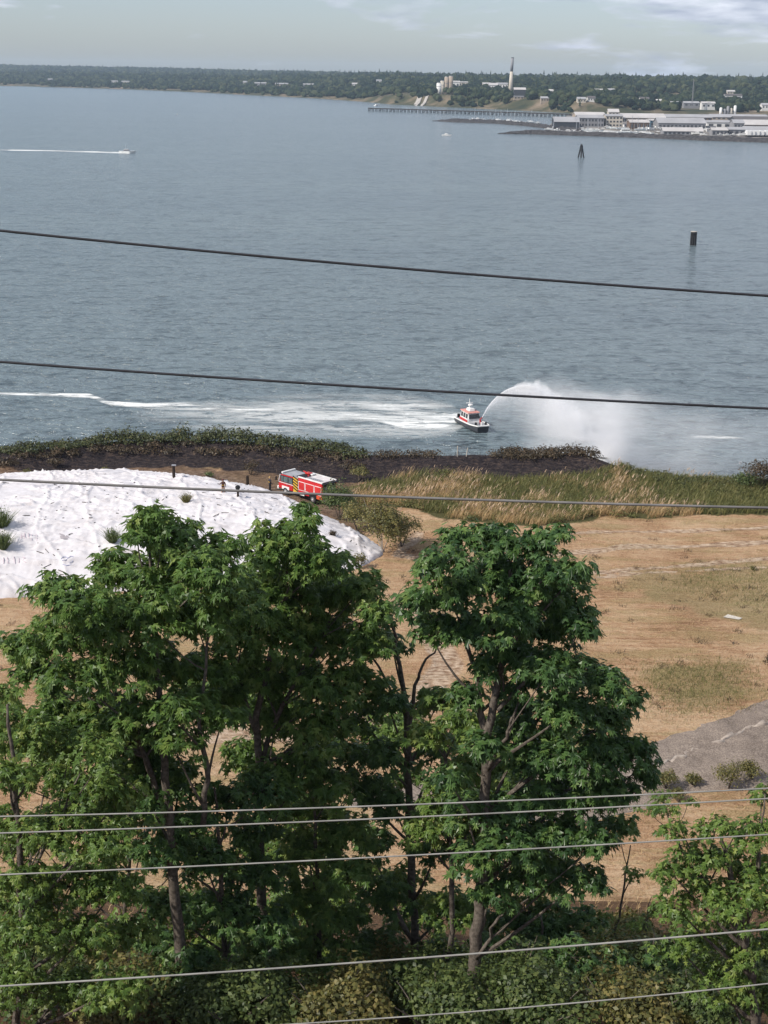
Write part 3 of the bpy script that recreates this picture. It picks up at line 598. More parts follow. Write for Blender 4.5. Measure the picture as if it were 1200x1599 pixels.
# ================================================================== BOATS IN THE HARBOUR
def boat_hull(Ln, bm_, hz, m, parent, name='hull', keel=-.5, bow=.95):
    n = 9; V = []; rows = [(-.0, keel), (.75, 0.05), (1.0, hz)]
    for i in range(n):
        u = i/(n-1); x = (u-.5)*Ln; wd = bm_/2*(1-max(0, (u-.5)/.5)**2.6*bow)*(0.9+.1*min(1, u*3)); sh = hz+(.35*hz*u**2)
        for (f, z) in ((-1, hz), (-.72, .05), (0, keel), (.72, .05), (1, hz)):
            V.append((x+(0.06*Ln*u if abs(f) == 1 else 0), f*wd, (sh if abs(f) == 1 else z)))
    F = [(i*5+k, i*5+k+1, i*5+5+k+1, i*5+5+k) for i in range(n-1) for k in range(4)]+[(4, 3, 2, 1, 0), tuple((n-1)*5+k for k in range(5))]+[(i*5, i*5+5, i*5+9, i*5+4) for i in range(n-1)]
    b = MB().add(V, F); return b.build(name, m, parent)
def motorboat(name, Ln, label, group=None, cabm=None):
    r_ = empty(name, (0, 0, 0), 0, label, 'boat', group); boat_hull(Ln, Ln*.31, Ln*.1, M['white_paint'], r_)
    MB().box(-Ln*.22, Ln*.15, -Ln*.11, Ln*.11, Ln*.1, Ln*.21, Ln*.03, Ln*.012).build('cabin', cabm or M['white_paint'], r_)
    MB().box(-Ln*.2, Ln*.135, -Ln*.112, Ln*.112, Ln*.145, Ln*.18, Ln*.005).build('window_band', M['dark_glass'], r_)
    MB().box(-Ln*.2, Ln*.05, -Ln*.1, Ln*.1, Ln*.212, Ln*.225).build('roof', cabm or M['white_paint'], r_); return r_
def sailboat(name, Ln, label, group=None):
    r_ = empty(name, (0, 0, 0), 0, label, 'sailing boat', group); boat_hull(Ln, Ln*.28, Ln*.09, M['white_paint'], r_)
    MB().box(-Ln*.2, Ln*.2, -Ln*.08, Ln*.08, Ln*.09, Ln*.15, Ln*.03).build('cabin', M['white_paint'], r_)
    MB().tube([(Ln*.08, 0, 0), (Ln*.08, 0, Ln*1.25)], [.2, .13], 5).build('mast', M['chrome'], r_); MB().tube([(Ln*.08, 0, Ln*.2), (-Ln*.35, 0, Ln*.2)], .14, 5).build('boom', M['white_paint'], r_); return r_
mb = motorboat('moored_motorboat', 10, 'white cabin motorboat moored among many in the marina', 'white motorboats moored in the marina'); kids(mb)
sb = sailboat('moored_sailboat', 10, 'white sailing boat with a bare mast moored in the marina', 'sailing boats moored in the marina'); kids(sb)
first = {id(mb): True, id(sb): True}
def put(pr, px, py, s=1.0, rz=None):
    o = pr if first.pop(id(pr), None) else copy_tree(pr); p = G(px, py, 0); o.location = p; o.scale = (s, s, s); o.rotation_euler.z = random.uniform(-.5, .5)+random.choice([0, math.pi]) if rz is None else rz; return o
for px in np.arange(742, 842, 7): put(sb if random.random() < .6 else mb, px+random.uniform(-3, 3), 187.5+(px-742)*.055+random.uniform(-1.5, 1), random.uniform(.8, 1.25))
for row, (y0, xa, xb) in enumerate([(199, 850, 905), (202.5, 858, 1000), (206, 862, 1030), (209, 905, 1030)]):
    for px in np.arange(xa, xb, 7.5): put(mb if random.random() < .7 else sb, px+random.uniform(-2, 2), y0+(px-860)*.02+random.uniform(-.8, .8), random.uniform(.8, 1.3))
for px in np.arange(1036, 1165, 8): put(mb, px+random.uniform(-2, 2), 214.0+(px-1036)*.035+random.uniform(-.5, .5), random.uniform(.7, 1.2))
ash = motorboat('boat_ashore', 9, 'small white boat standing ashore between the harbour sheds', 'white boats standing ashore between the sheds'); kids(ash); first[id(ash)] = True
for px in np.arange(948, 1200, 5.2):
    yy = random.choice([np.interp(px, [940, 1036, 1100, 1200], [201.5, 206, 212.8, 213.5]), np.interp(px, [940, 1100, 1200], [200, 205, 205])])+random.uniform(-.6, .6)
    o = put(ash, px+random.uniform(-2, 2), yy, random.uniform(.6, 1.3)); q_ = G(px, yy, 2.3); o.location = (q_[0], q_[1], 3.4)
van = empty('storage_container', (0, 0, 0), 0, 'storage container among the harbour sheds', 'container', 'containers in the harbour yard'); MB().box(-3, 3, -1.2, 1.2, 0, 2.6).build('box', BW['grey'], van); MB().box(-3.03, -2.9, -1.1, 1.1, .1, 2.5).build('door', BW['white'], van); kids(van); first[id(van)] = True
for k in range(46):
    px = random.uniform(905, 1200); yy = np.interp(px, [900, 1000, 1060, 1200], [198.5, 202.5, 210, 212])-random.uniform(0, 9); o = put(van, px, yy, random.uniform(.7, 1.6)); q_ = G(px, yy, 2.3); o.location = (q_[0], q_[1], 2.3)
ya = motorboat('yacht', 24, 'large white motor yacht, biggest boat in the marina, left of the canopied building'); ya.location = G(975, 209.5, 0); ya.rotation_euler.z = math.pi
yb_ = motorboat('yacht', 16, 'second largest white yacht, right of the biggest yacht'); yb_.location = G(1003, 211, 0); yb_.rotation_euler.z = math.pi
for wi_, px in enumerate((1168, 1174, 1181, 1188, 1196, 1203)):
    p = G(px, 213.5, 2.3); o = empty('wrapped_boat', p, 0, ['leftmost', 'second', 'third', 'fourth', 'fifth', 'rightmost'][wi_]+' white shrink wrapped boat from the left, ashore at the right edge', 'boat', 'white wrapped boats ashore')
    MB().prism([(-2.3, -5), (2.3, -5), (2.3, 3), (0, 7), (-2.3, 3)], 1.2, 5.5).build('wrap', M['white_paint'], o, bevel=.5); MB().box(-1.8, 1.8, -3, 3, 0, 1.3).build('cradle', M['pile'], o)
c_ = motorboat('cabin_cruiser', 9, 'small white cabin boat alone on open water left of the rocks'); c_.location = G(698, 212, 0); c_.rotation_euler.z = -.5
s_ = motorboat('speedboat', 11, 'small dark hulled motorboat towing a long white wake at upper left'); s_.location = G(199, 238.5, 0); s_.rotation_euler.z = .02
s_.children[0].data.materials.clear(); s_.children[0].data.materials.append(M['grey_paint'])
MB().tube([(-1, 0, 2), (-1, 0, 5.5)], .12, 5).build('mast', M['chrome'], s_)
f_ = motorboat('distant_boat', 9, 'tiny dark boat near the far shore at the top left of the water'); f_.location = G(277, 178.5, 0); f_.scale = (.35, .35, .35)
f2 = motorboat('distant_boat', 10, 'tiny white boat close to the shore below the far left woods'); f2.location = G(94, 136, 0)
f3 = motorboat('distant_boat', 12, 'small dark roofed boat off the point at the end of the pier'); f3.location = G(588, 165.5, 0); f3.rotation_euler.z = 1

# ---- piles in the bay
def dolphin(px, py, n, rad, spread, Hh, lean, label, name):
    p = G(px, py, 0); o = empty(name, p, 0, label, 'mooring piles')
    for k in range(n):
        a = 6.283*k/n+.4; rr = spread if k or n < 5 else 0
        hh = Hh*random.uniform(.93, 1.0); MB().tube([(math.cos(a)*rr*1.5, math.sin(a)*rr*1.5, -5), (math.cos(a)*rr, math.sin(a)*rr, 0), (math.cos(a)*rr*lean, math.sin(a)*rr*lean, hh)], [rad*1.05, rad, rad*.85], 8).build('pile', M['pile'], o)
    MB().tube([(0, 0, Hh*.80), (0, 0, Hh*.86)], (spread*lean if n > 4 else rad)+rad*1.05, 12).build('cable_band', M['black'], o); return o
o = dolphin(1082.5, 383, 8, .27, .85, 4.6, .95, 'thick dark cluster of bound timber piles standing in the water at right', 'mooring_dolphin')
MB().tube([(0, 0, 4.5), (0, 0, 4.68)], 1.1, 14).build('cap', M['pale_wood'], o)
dolphin(907.5, 246, 3, .55, 2.1, 9.0, .12, 'dark tripod of leaning piles off the marina', 'pile_tripod')

# ================================================================== FIRE BOAT
fb = empty('fire_boat', G(738, 667, 0), math.atan2(-.93, .36), 'grey and white fire boat with red cabin top shooting a jet of water', 'fire boat')
V = []; n = 12; Ln = 9.6; BMx = 3.5
for i in range(n):
    u = i/(n-1); x = (u-.5)*Ln; wd = BMx/2*(1-.34*max(0, (u-.7)/.3)**2); z = 1.05+.35*u*u
    for f, zz in ((-1, z), (-.97, .35), (-.75, -.1), (0, -.45+.25*u), (.75, -.1), (.97, .35), (1, z)): V.append((x+(.25*u if abs(f) == 1 else 0), f*wd, zz))
F = [(i*7+k, i*7+k+1, i*7+7+k+1, i*7+7+k) for i in range(n-1) for k in range(6)]+[tuple(range(7))[::-1], tuple((n-1)*7+k for k in range(7))]
MB().add(V, F).build('hull', simple('hull_grey', (.06, .065, .075), (.03, .033, .04), 1.5, .4), fb)
MB().add([(V[i*7+s][0], V[i*7+s][1]*.99, V[i*7+s][2]-.12) for i in range(n) for s in (0, 6)], [(2*i, 2*i+2, 2*i+3, 2*i+1) for i in range(n-1)]).build('deck', M['grey_paint'], fb)
for s in (0, 6): MB().tube([V[i*7+s] for i in range(n)], .13, 6).build('gunwale', M['white_paint'], fb)
MB().tube([V[(n-1)*7], V[(n-1)*7+6]], .15, 6).build('bow_rail_base', M['white_paint'], fb)
cab = MB().add([(-3.2, -1.35, 1), (1.0, -1.35, 1), (1.0, 1.35, 1), (-3.2, 1.35, 1), (-2.9, -1.15, 2.9), (.45, -1.15, 2.9), (.45, 1.15, 2.9), (-2.9, 1.15, 2.9)], [(3, 2, 1, 0), (4, 5, 6, 7), (0, 1, 5, 4), (1, 2, 6, 5), (2, 3, 7, 6), (3, 0, 4, 7)]).build('cabin', M['white_paint'], fb, bevel=.08)
MB().add([(.93, -1.15, 1.9), (.93, 1.15, 1.9), (.62, 1.02, 2.72), (.62, -1.02, 2.72), (.8, -1.15, 1.9), (.8, 1.15, 1.9), (.5, 1.02, 2.72), (.5, -1.02, 2.72)], [(0, 1, 2, 3), (4, 5, 6, 7), (0, 1, 5, 4), (1, 2, 6, 5), (2, 3, 7, 6), (3, 0, 4, 7)]).build('windscreen', M['dark_glass'], fb)
for s in (-1, 1):
    for x0 in (-2.7, -1.6, -.5):
        MB().add([(x0, s*1.30, 1.85), (x0+.85, s*1.30, 1.85), (x0+.85, s*1.20, 2.7), (x0, s*1.20, 2.7), (x0, s*1.2, 1.85), (x0+.85, s*1.2, 1.85), (x0+.85, s*1.1, 2.7), (x0, s*1.1, 2.7)], [(0, 1, 2, 3), (4, 5, 6, 7), (0, 1, 5, 4), (1, 2, 6, 5), (2, 3, 7, 6), (3, 0, 4, 7)]).build('window', M['dark_glass'], fb)
    MB().box(-3.1, .6, s*1.36-.02, s*1.36+.02, 1.15, 1.6).build('stripe', M['red_paint'], fb)
MB().box(-3.1, .6, -1.3, 1.3, 2.92, 3.05, .1, .1).build('cabin_roof', simple('salmon_paint', (.62, .30, .25), (.5, .2, .17), 1, .5), fb)
MB().box(-1.9, -.2, -.6, .6, 3.06, 3.6, .15, .1).build('flybridge', M['white_paint'], fb, bevel=.06)
MB().tube([(-1.6, 0, 3.6), (-1.6, 0, 5.3)], [.09, .06], 6).build('mast', M['white_paint'], fb); MB().tube([(-1.6, -.7, 4.5), (-1.6, .7, 4.5)], .07, 6).build('radar_arm', M['white_paint'], fb)
MB().tube([(-1.2, 0, 4.05), (-1.2, 0, 4.3)], .45, 14).build('radar', M['white_paint'], fb); MB().tube([(-.6, .7, 3.06), (-.6, .7, 3.5)], .18, 8).build('searchlight', M['chrome'], fb)
MB().tube([(2.4, .5, 1.2), (2.4, .5, 2.0), (2.7, .55, 2.3), (3.1, .6, 2.65)], [.16, .13, .11, .08], 8).build('water_cannon', M['red_paint'], fb)
for i, y0 in enumerate((-1.0, -.45, .1, .95)): MB().tube([(3.7+.1*i, y0, 1.2), (3.7+.1*i, y0, 1.85)], [.24, .2], 8).build('deck_drum', [M['black'], M['grey_paint'], M['white_paint'], M['black']][i], fb)
for s in (-1, 1):
    for k in range(5): MB().tube([(.9+k*.8, s*1.55, 1.2), (.9+k*.8, s*1.55, 1.95)], .03, 5).build('rail_post', M['chrome'], fb)
    MB().tube([(.9, s*1.55, 1.95), (4.1, s*1.55, 2.0)], .03, 5).build('rail', M['chrome'], fb)
for y0 in (-.7, .7): MB().box(-5.3, -4.75, y0-.25, y0+.25, -.2, 1.6).build('outboard_engine', M['black'], fb, bevel=.08)
fb.scale = (.84, .84, .84)
NOZ = np.array(fb.matrix_basis @ Vector((3.1, .6, 2.65)))

# ---- foam on the water (thin sheets, 4 mm and more above the water)
def foammat(name, dens, sx, sy, seed, rot=0):
    m, t, n_, l, out = nodes(name); g = NG(t); v = g.coord(); uv = n_.new('ShaderNodeAttribute'); uv.attribute_name = 'edge'
    a = g.noise(g.map(v, (sx, sy, 1), (0, 0, rot), (seed, 0, 0)), 1.0, 7, .68, 1.2); b = g.noise(g.map(v, (sx*.3, sy*.3, 1), (0, 0, rot), (seed, 5, 0)), 1.0, 3)
    rid = g.m('SUBTRACT', 1.0, g.m('MULTIPLY', g.m('ABSOLUTE', g.m('SUBTRACT', a, .5)), 9.0), clamp=True)
    al = g.m('MULTIPLY', g.m('ADD', g.m('MULTIPLY', rid, .75), g.ramp(a, [(.53, 0.), (.66, 1.)])), uv.outputs['Fac'])
    al = g.m('MULTIPLY', g.m('MULTIPLY', al, g.ramp(b, [(.38, .1), (.58, 1.)])), dens, clamp=True)
    bs = g.bsdf((.78, .80, .78), .8, .2); tp = n_.new('ShaderNodeBsdfTransparent'); ms = n_.new('ShaderNodeMixShader'); l.new(al, ms.inputs[0]); l.new(tp.outputs[0], ms.inputs[1]); l.new(bs, ms.inputs[2]); l.new(ms.outputs[0], out.inputs[0]); return m
def strip(name, pts, m, label, lift):
    """pts: (px, py, halfwidth_px vertical)"""
    V = []; E = []; n = 9; q = []
    for a, b in zip(pts[:-1], pts[1:]):
        for k in range(8): u = k/8; q.append(tuple(a[i]*(1-u)+b[i]*u for i in range(4)))
    q.append(pts[-1])
    for (x, y, h_, st) in q:
        for k in range(n): f = k/(n-1)*2-1; p = G(x, y+f*h_, 0); V.append((p[0], p[1], lift)); E.append(st*(1-abs(f)**2.2))
    E = np.array(E); E[:n] = 0
    F = [(i*n+k, i*n+k+1, i*n+n+k+1, i*n+n+k) for i in range(len(q)-1) for k in range(n-1)]
    return tag(npmesh(name, np.array(V), np.array(F), m, None, False, {'edge': E}), label, 'wake', kind='stuff')
strip('boat_wake', [(730, 657, 6, 1.1), (705, 655, 26, 1.0), (640, 650, 38, .9), (570, 648, 36, .8), (500, 650, 38, .7), (420, 652, 36, .6), (330, 650, 28, .45), (250, 648, 18, .25), (200, 645, 14, 0)], foammat('wake_foam', 1.5, .2, .75, 2, -.05), 'broad churned white wake left of the fire boat', .006)
strip('wake_line', [(470, 640, 5, .2), (400, 642, 6, 1), (340, 636, 7, 1.3), (290, 634, 7, 1.3), (230, 634, 5, 1.2), (170, 629, 4, 1.2), (140, 618, 4, 1.3), (60, 616, 3, 1.2), (-60, 615, 3, 1.1)], foammat('line_foam', 1.7, .3, 1.3, 8, -.1), 'thin white foam line trailing to the left edge of the bay', .012)
strip('wake_crest', [(716, 659, 4, 1.4), (680, 664, 8, 1.5), (630, 662, 9, 1.4), (590, 652, 7, 1.1), (540, 648, 6, .8), (480, 645, 5, .4)], foammat('crest_foam', 1.7, .3, 1.1, 12, .05), 'bright foam crest close behind the fire boat', .018)
strip('speedboat_wake', [(203, 238.6, 1.2, 1.5), (190, 238, 1.5, 1.6), (150, 237, 1.3, 1.4), (100, 235.8, 1.2, 1.2), (40, 234.6, 1.1, 1.0), (-40, 233.5, 1.0, .9)], foammat('far_foam', 3.0, .02, .08, 3), 'long thin white wake of the speedboat at upper left', .006)
strip('foam_patch', [(1060, 683, 1, 0), (1090, 682.5, 2.6, 1.2), (1130, 683, 2.6, 1.2), (1165, 684, 1, 0)], foammat('patch_foam', 1.3, .2, 1.0, 21), 'small white foam streak on the water behind the spray', .006)

# ================================================================== WATER JET AND SPRAY
LAND = GT(935, 712, hbase); ap = P(832, 606, (NOZ[1]+LAND[1])/2+2)
jet_pts = []
for u in np.linspace(0, 1, 26):
    p = NOZ*(1-u)+LAND*u; hpk = ap[2]-(NOZ[2]+LAND[2])/2; s_u = u**.86; p[2] += 4*hpk*s_u*(1-s_u); jet_pts.append(p)
def volmat(name, build):
    m, t, n_, l, out = nodes(name); g = NG(t); pv = n_.new('ShaderNodeVolumePrincipled'); pv.inputs['Color'].default_value = (.99, .99, .995, 1); pv.inputs['Anisotropy'].default_value = -.3
    l.new(build(g), pv.inputs['Density']); l.new(pv.outputs[0], out.inputs['Volume']); return m
mj = simple('jet_water', (.85, .86, .88), (.7, .72, .75), 2, .6)
k_ = 12; jt = MB(); jt.tube(jet_pts[:k_], [.07+.022*i for i in range(k_)], 8); tag(jt.build('water_jet', volmat('jet_volume', lambda g: g.m('MULTIPLY', g.ramp(g.noise(g.coord(), 1.6, 3), [(.3, .6), (.7, 1.)]), 14.0)), smooth=True), 'white arc of water leaving the fire boat cannon', 'water jet', kind='stuff')
# curtain under the arc: box whose local x runs from the nozzle to where the water lands
ax = LAND-NOZ; ax[2] = 0; LX = np.linalg.norm(ax); ang = math.atan2(ax[1], ax[0])
HPK = ap[2]-(NOZ[2]+LAND[2])/2
def curtain(g):
    v = g.coord(); s = g.n.new('ShaderNodeSeparateXYZ'); g.l.new(v, s.inputs[0]); x, y, z = s.outputs
    nz = g.noise(g.map(v, (1, 1, .6)), .55, 5, .65, .6); nzf = g.noise(v, 1.6, 4, .7)
    u = g.m('DIVIDE', x, LX); uc = g.m('MINIMUM', g.m('MAXIMUM', u, 0.0), 1.0); su = g.m('POWER', uc, .86)
    arc = g.m('ADD', g.m('MULTIPLY', g.m('MULTIPLY', su, g.m('SUBTRACT', 1.0, su)), 4*HPK), g.m('MULTIPLY', uc, LAND[2]-NOZ[2]))
    dz = g.m('SUBTRACT', g.m('ADD', arc, g.m('MULTIPLY', g.m('SUBTRACT', nz, .5), g.m('MULTIPLY', uc, 8.0))), z)      # > 0 below the arc
    wdt = g.m('ADD', .12, g.m('MULTIPLY', g.m('POWER', uc, 1.6), 6.0))
    top = g.m('DIVIDE', g.m('ADD', dz, g.m('MULTIPLY', wdt, .5)), g.m('MULTIPLY', wdt, 1.0), clamp=True)
    core = g.m('POWER', 2.718, g.m('MULTIPLY', g.m('MAXIMUM', dz, 0.0), g.m('DIVIDE', -1.0, g.m('ADD', .35, g.m('MULTIPLY', uc, 3.2)))))
    tail = g.m('MULTIPLY', .07, g.m('POWER', 2.718, g.m('MULTIPLY', g.m('MAXIMUM', dz, 0.0), -.16)))
    lat = g.m('POWER', 2.718, g.m('MULTIPLY', -1.0, g.m('POWER', g.m('ABSOLUTE', g.m('DIVIDE', y, g.m('ADD', .22, g.m('MULTIPLY', uc, 2.6)))), 2.0)))
    dens = g.m('MULTIPLY', g.m('ADD', core, tail), g.m('MULTIPLY', top, lat))
    amp = g.m('ADD', .9, g.m('MULTIPLY', g.m('SUBTRACT', 1.0, uc), 1.5))
    dens = g.m('MULTIPLY', g.m('MULTIPLY', dens, amp), g.ramp(g.m('ADD', g.m('MULTIPLY', nz, .6), g.m('MULTIPLY', nzf, .4)), [(.35, .08), (.62, 1.)]))
    fade = g.m('MULTIPLY', g.m('MULTIPLY', g.m('SUBTRACT', u, .0), 30.0, clamp=True), g.m('SUBTRACT', 1.0, g.m('MULTIPLY', g.m('SUBTRACT', u, .98), 8.0, clamp=True), clamp=True))
    return g.m('MULTIPLY', g.m('MULTIPLY', dens, fade), 1.7)
o = MB().box(0, LX*1.12, -4.5, 4.5, -2.0, HPK+4.5).build('water_curtain', volmat('curtain_volume', curtain)); o.location = NOZ; o.rotation_euler.z = ang; tag(o, 'white curtain of falling water between the fire boat and the bank', 'spray', kind='stuff')
# drifting mist to the right
MX0, MX1 = 19.0, 66.0
def mist(g):
    v = g.coord(); s = g.n.new('ShaderNodeSeparateXYZ'); g.l.new(v, s.inputs[0]); x, y, z = s.outputs
    nz = g.noise(g.map(v, (.6, 1, 1.1)), .22, 5, .6, .5)
    u = g.m('DIVIDE', x, MX1-MX0)
    topz = g.m('SUBTRACT', g.m('ADD', 14.5, g.m('MULTIPLY', g.m('SUBTRACT', nz, .5), 6.0)), g.m('MULTIPLY', u, 6.5))
    e = g.m('MULTIPLY', g.m('MULTIPLY', g.m('SUBTRACT', topz, z), .28, clamp=True), g.m('MULTIPLY', g.m('MULTIPLY', u, 7.0, clamp=True), g.m('MULTIPLY', g.m('SUBTRACT', 1.0, u), 1.6, clamp=True)))
    ye = g.m('SUBTRACT', 1.0, g.m('POWER', g.m('ABSOLUTE', g.m('DIVIDE', y, 7.5)), 2.0), clamp=True)
    sp = g.m('POWER', 2.718, g.m('MULTIPLY', -1.0, g.m('POWER', g.m('DIVIDE', g.m('SUBTRACT', x, 11.5), 6.5), 2.0)))
    amp = g.m('ADD', g.m('ADD', .036, g.m('MULTIPLY', g.m('POWER', 2.718, g.m('MULTIPLY', u, -2.6)), .085)), g.m('ADD', g.m('MULTIPLY', sp, .11), g.m('MULTIPLY', g.m('POWER', 2.718, g.m('MULTIPLY', -1.0, g.m('ADD', g.m('POWER', g.m('DIVIDE', g.m('SUBTRACT', x, 12.3), 2.0), 2.0), g.m('MULTIPLY', g.m('MAXIMUM', g.m('SUBTRACT', z, 5.0), 0.0), .35)))), .45)))
    return g.m('MULTIPLY', g.m('MULTIPLY', g.m('MULTIPLY', e, ye), amp), g.ramp(nz, [(.34, .12), (.62, 1.)]))
o = MB().box(0, MX1-MX0, -7.5, 7.5, .05, 18).build('drifting_mist', volmat('mist_volume', mist)); o.location = (MX0, 195, 0); tag(o, 'thin pale mist drifting right from the spray over the water', 'mist', kind='stuff')
# droplets of the jet itself, tens of thousands of small drops
nd = 14000; uu = rng.random(nd)**1.3*.9; ii_ = uu*25; j0 = ii_.astype(int); JP = np.array(jet_pts); c0 = JP[j0]*(1-(ii_-j0))[:, None]+JP[np.minimum(j0+1, 25)]*(ii_-j0)[:, None]
wd_ = .04+uu*.75; dp = c0+rng.normal(size=(nd, 3))*wd_[:, None]*np.array([.5, .5, .32]); dp[:, 2] -= np.abs(rng.exponential(1, nd))*uu*1.5; s_ = rng.uniform(.018, .045, nd)*(1.2-uu*.5)
T = np.array([(1, 0, -.5), (-.5, .87, -.5), (-.5, -.87, -.5), (0, 0, 1)]); V = (dp[:, None]+T[None]*s_[:, None, None]).reshape(-1, 3); F = (np.array([(0, 1, 3), (1, 2, 3), (2, 0, 3), (0, 2, 1)])[None]+(np.arange(nd)*4)[:, None, None]).reshape(-1, 3)
tag(npmesh('jet_droplets', V, F, mj), 'white drops flying along the arc from the fire boat cannon', 'water jet', kind='stuff')
# splash where the jet hits the bank: small droplets clumps
nd = 2600; dp = LAND+np.array([0, -.5, .2])+np.stack([rng.normal(-.6, 1.5, nd), rng.normal(0, .9, nd), np.abs(rng.normal(0, 1.5, nd))], -1); s = rng.uniform(.012, .05, nd)
T = np.array([(1, 0, -.5), (-.5, .87, -.5), (-.5, -.87, -.5), (0, 0, 1)]); V = (dp[:, None]+T[None]*s[:, None, None]).reshape(-1, 3); F = (np.array([(0, 1, 3), (1, 2, 3), (2, 0, 3), (0, 2, 1)])[None]+(np.arange(nd)*4)[:, None, None]).reshape(-1, 3)
tag(npmesh('splash', V, F, mj), 'white droplets where the jet strikes the bank', 'splash', kind='stuff')

# ================================================================== WHITE SHEETED MOUND
x0, y0 = MPOLY.min(0)-.5; x1, y1 = MPOLY.max(0)+.5
C1 = GT(115, 748)[:2]
def tarpz(X, Y):
    z = ht(X, Y)+.06; d = sdpoly(X, Y, MPOLY)
    wr = np.abs(fbm(X*.45+fbm(X*.3, Y*.3)*3, Y*1.5, 4)); z = z+np.where(d > 0, .11*np.exp(-(wr*24)**2)*(.3+vnoise(X*.25, Y*.25+9)), 0)
    r = np.hypot(X-C1[0], Y-C1[1]); a = np.arctan2(X-C1[0], -(Y-C1[1]))+fbm(X*.2, Y*.2)*.5
    z = z+.20*np.maximum(0, np.sin(a*22))**3*np.exp(-(r/9)**2)*sstep(.5, 2, r)
    wr2 = np.abs(fbm(X*1.1+40, Y*.35+fbm(X*.5, Y*.5)*2, 3)); z = z+.10*np.exp(-(wr2*24)**2)*sstep(0, 1, vnoise(X*.15+3, Y*.15))
    sm = np.abs(((X*.92+Y*.25+fbm(X*.12, Y*.12)*5)/5.2) % 1-.5)*5.2; z = z+.20*np.exp(-(sm/.16)**2)*(.4+vnoise(X*.3, Y*.3)); lg = np.abs(fbm(X*.16+20, Y*.55+fbm(X*.1, Y*.1)*4, 3)); z = z+.26*np.exp(-(lg*30)**2)
    return z
step = .17; V, F, X, Y = grid(np.arange(max(x0, -62), x1, step), np.arange(y0, y1, step), tarpz)
d = sdpoly(X, Y, MPOLY).ravel()+fbm(X*.8, Y*.8).ravel()*.5
V[:, 2] -= .5*sstep(.15, -.15, d); keep = (d[F] > -.2).all(1); F = F[keep]; us = np.unique(F); mp = np.zeros(len(V), int); mp[us] = np.arange(len(us))
m, t, n_, l, out = nodes('white_sheeting'); g = NG(t); v = g.coord()
col = g.ramp(g.noise(v, .5, 6, .7), [(.30, (.46, .43, .43)), (.42, (.59, .565, .57)), (.6, (.66, .64, .65))]); dirt = g.ramp(g.noise(g.map(v, (.7, 1.6, 1)), 1.3, 6, .75), [(.62, 0.), (.72, .55)])
col = g.mix(dirt, col, (.42, .36, .34)); b1 = g.noise(g.map(v, (.8, 2.0, 1)), 1.6, 5, .6, 1.0); l.new(g.bsdf(col, .55, .3, 0, g.bump(b1, .35, .06)), out.inputs[0])
tag(npmesh('tarpaulin', V[us], mp[F], m, None, True), 'huge wrinkled white plastic sheet covering the low mound', 'tarpaulin')
_xs = np.arange(x0, x1, .2); TL = Look(tarpz, x0, x1, y0, y1, .2); tz1 = lambda x_, y_: float(TL(x_, y_))
# sandbags, sticks and slits lying on the sheet
b_ = MB(); cnt = 0
while cnt < 190:
    px = random.uniform(0, 585); py = random.uniform(752, 905)
    if random.random() > (1.0 if py < 815 else .3): continue
    p = GT(px, py)
    if float(sdpoly(np.array([p[0]]), np.array([p[1]]), MPOLY)[0]) < .8: continue
    a = random.gauss(0, .5); ln = random.choice([.06, .08, .1, .12, .15, .2, .4]); zz = [tz1(p[0]+s*math.cos(a)*ln, p[1]+s*math.sin(a)*ln)+.03 for s in (-1, 1)]
    b_.tube([(p[0]-math.cos(a)*ln, p[1]-math.sin(a)*ln, zz[0]), (p[0]+math.cos(a)*ln, p[1]+math.sin(a)*ln, zz[1])], [.05, .035], 4); cnt += 1
tag(b_.build('litter', simple('dark_litter', (.10, .085, .08), (.04, .035, .03), 3)), 'dark sticks and scraps scattered over the white sheet', 'litter', kind='stuff')
# grey stain patch and faint blue scrawl painted on the sheet
def onsheet(px, py): p = GT(px, py); return (p[0], p[1], tz1(p[0], p[1])+.05)
pts = [(93, 834), (99, 836), (106, 838), (109, 843), (106, 848), (99, 848), (95, 842)]; c = onsheet(101, 842); v_ = [onsheet(*q) for q in pts]
v_ = v_+[c]; f_ = [(i, (i+1) % 7, 7) for i in range(7)]; tag(MB().add(v_, f_).build('patch', simple('grey_patch', (.38, .35, .36), (.3, .27, .28), 3)), 'grey repair patch on the left of the white sheet', 'patch')
bl = MB()
for seg in [[(96, 876), (99, 872), (104, 872), (107, 876), (104, 880), (98, 881), (96, 876)], [(107, 876), (111, 872), (115, 874), (114, 879), (109, 882)], [(98, 884), (104, 886), (112, 884)]]:
    bl.tube([onsheet(*q) for q in seg], .035, 4)
tag(bl.build('scrawl', simple('faded_blue', (.32, .36, .52), (.28, .3, .45), 3)), 'faded blue painted scrawl low on the white sheet', 'painted mark')
for segs, lab in (([[(34, 838), (34, 846)], [(39, 838), (39, 846)], [(34, 842), (39, 842)], [(45, 838), (45, 845)], [(50, 838), (50, 846)], [(54, 839), (58, 838), (58, 846)]], 'faint row of pinkish painted letter strokes on the white sheet'), ([[(6, 874), (6, 882)], [(12, 874), (12, 882), (16, 882)], [(22, 873), (24, 882)], [(30, 874), (30, 881)], [(36, 872), (40, 874), (36, 878), (41, 881)]], 'lower faint row of pinkish painted strokes on the white sheet')):
    bl = MB()
    for seg in segs: bl.tube([onsheet(*q) for q in seg], .03, 4)
    tag(bl.build('painted_letters', M.setdefault('pinkmark', simple('faded_pink', (.55, .45, .50), (.5, .4, .45), 3))), lab, 'painted mark')

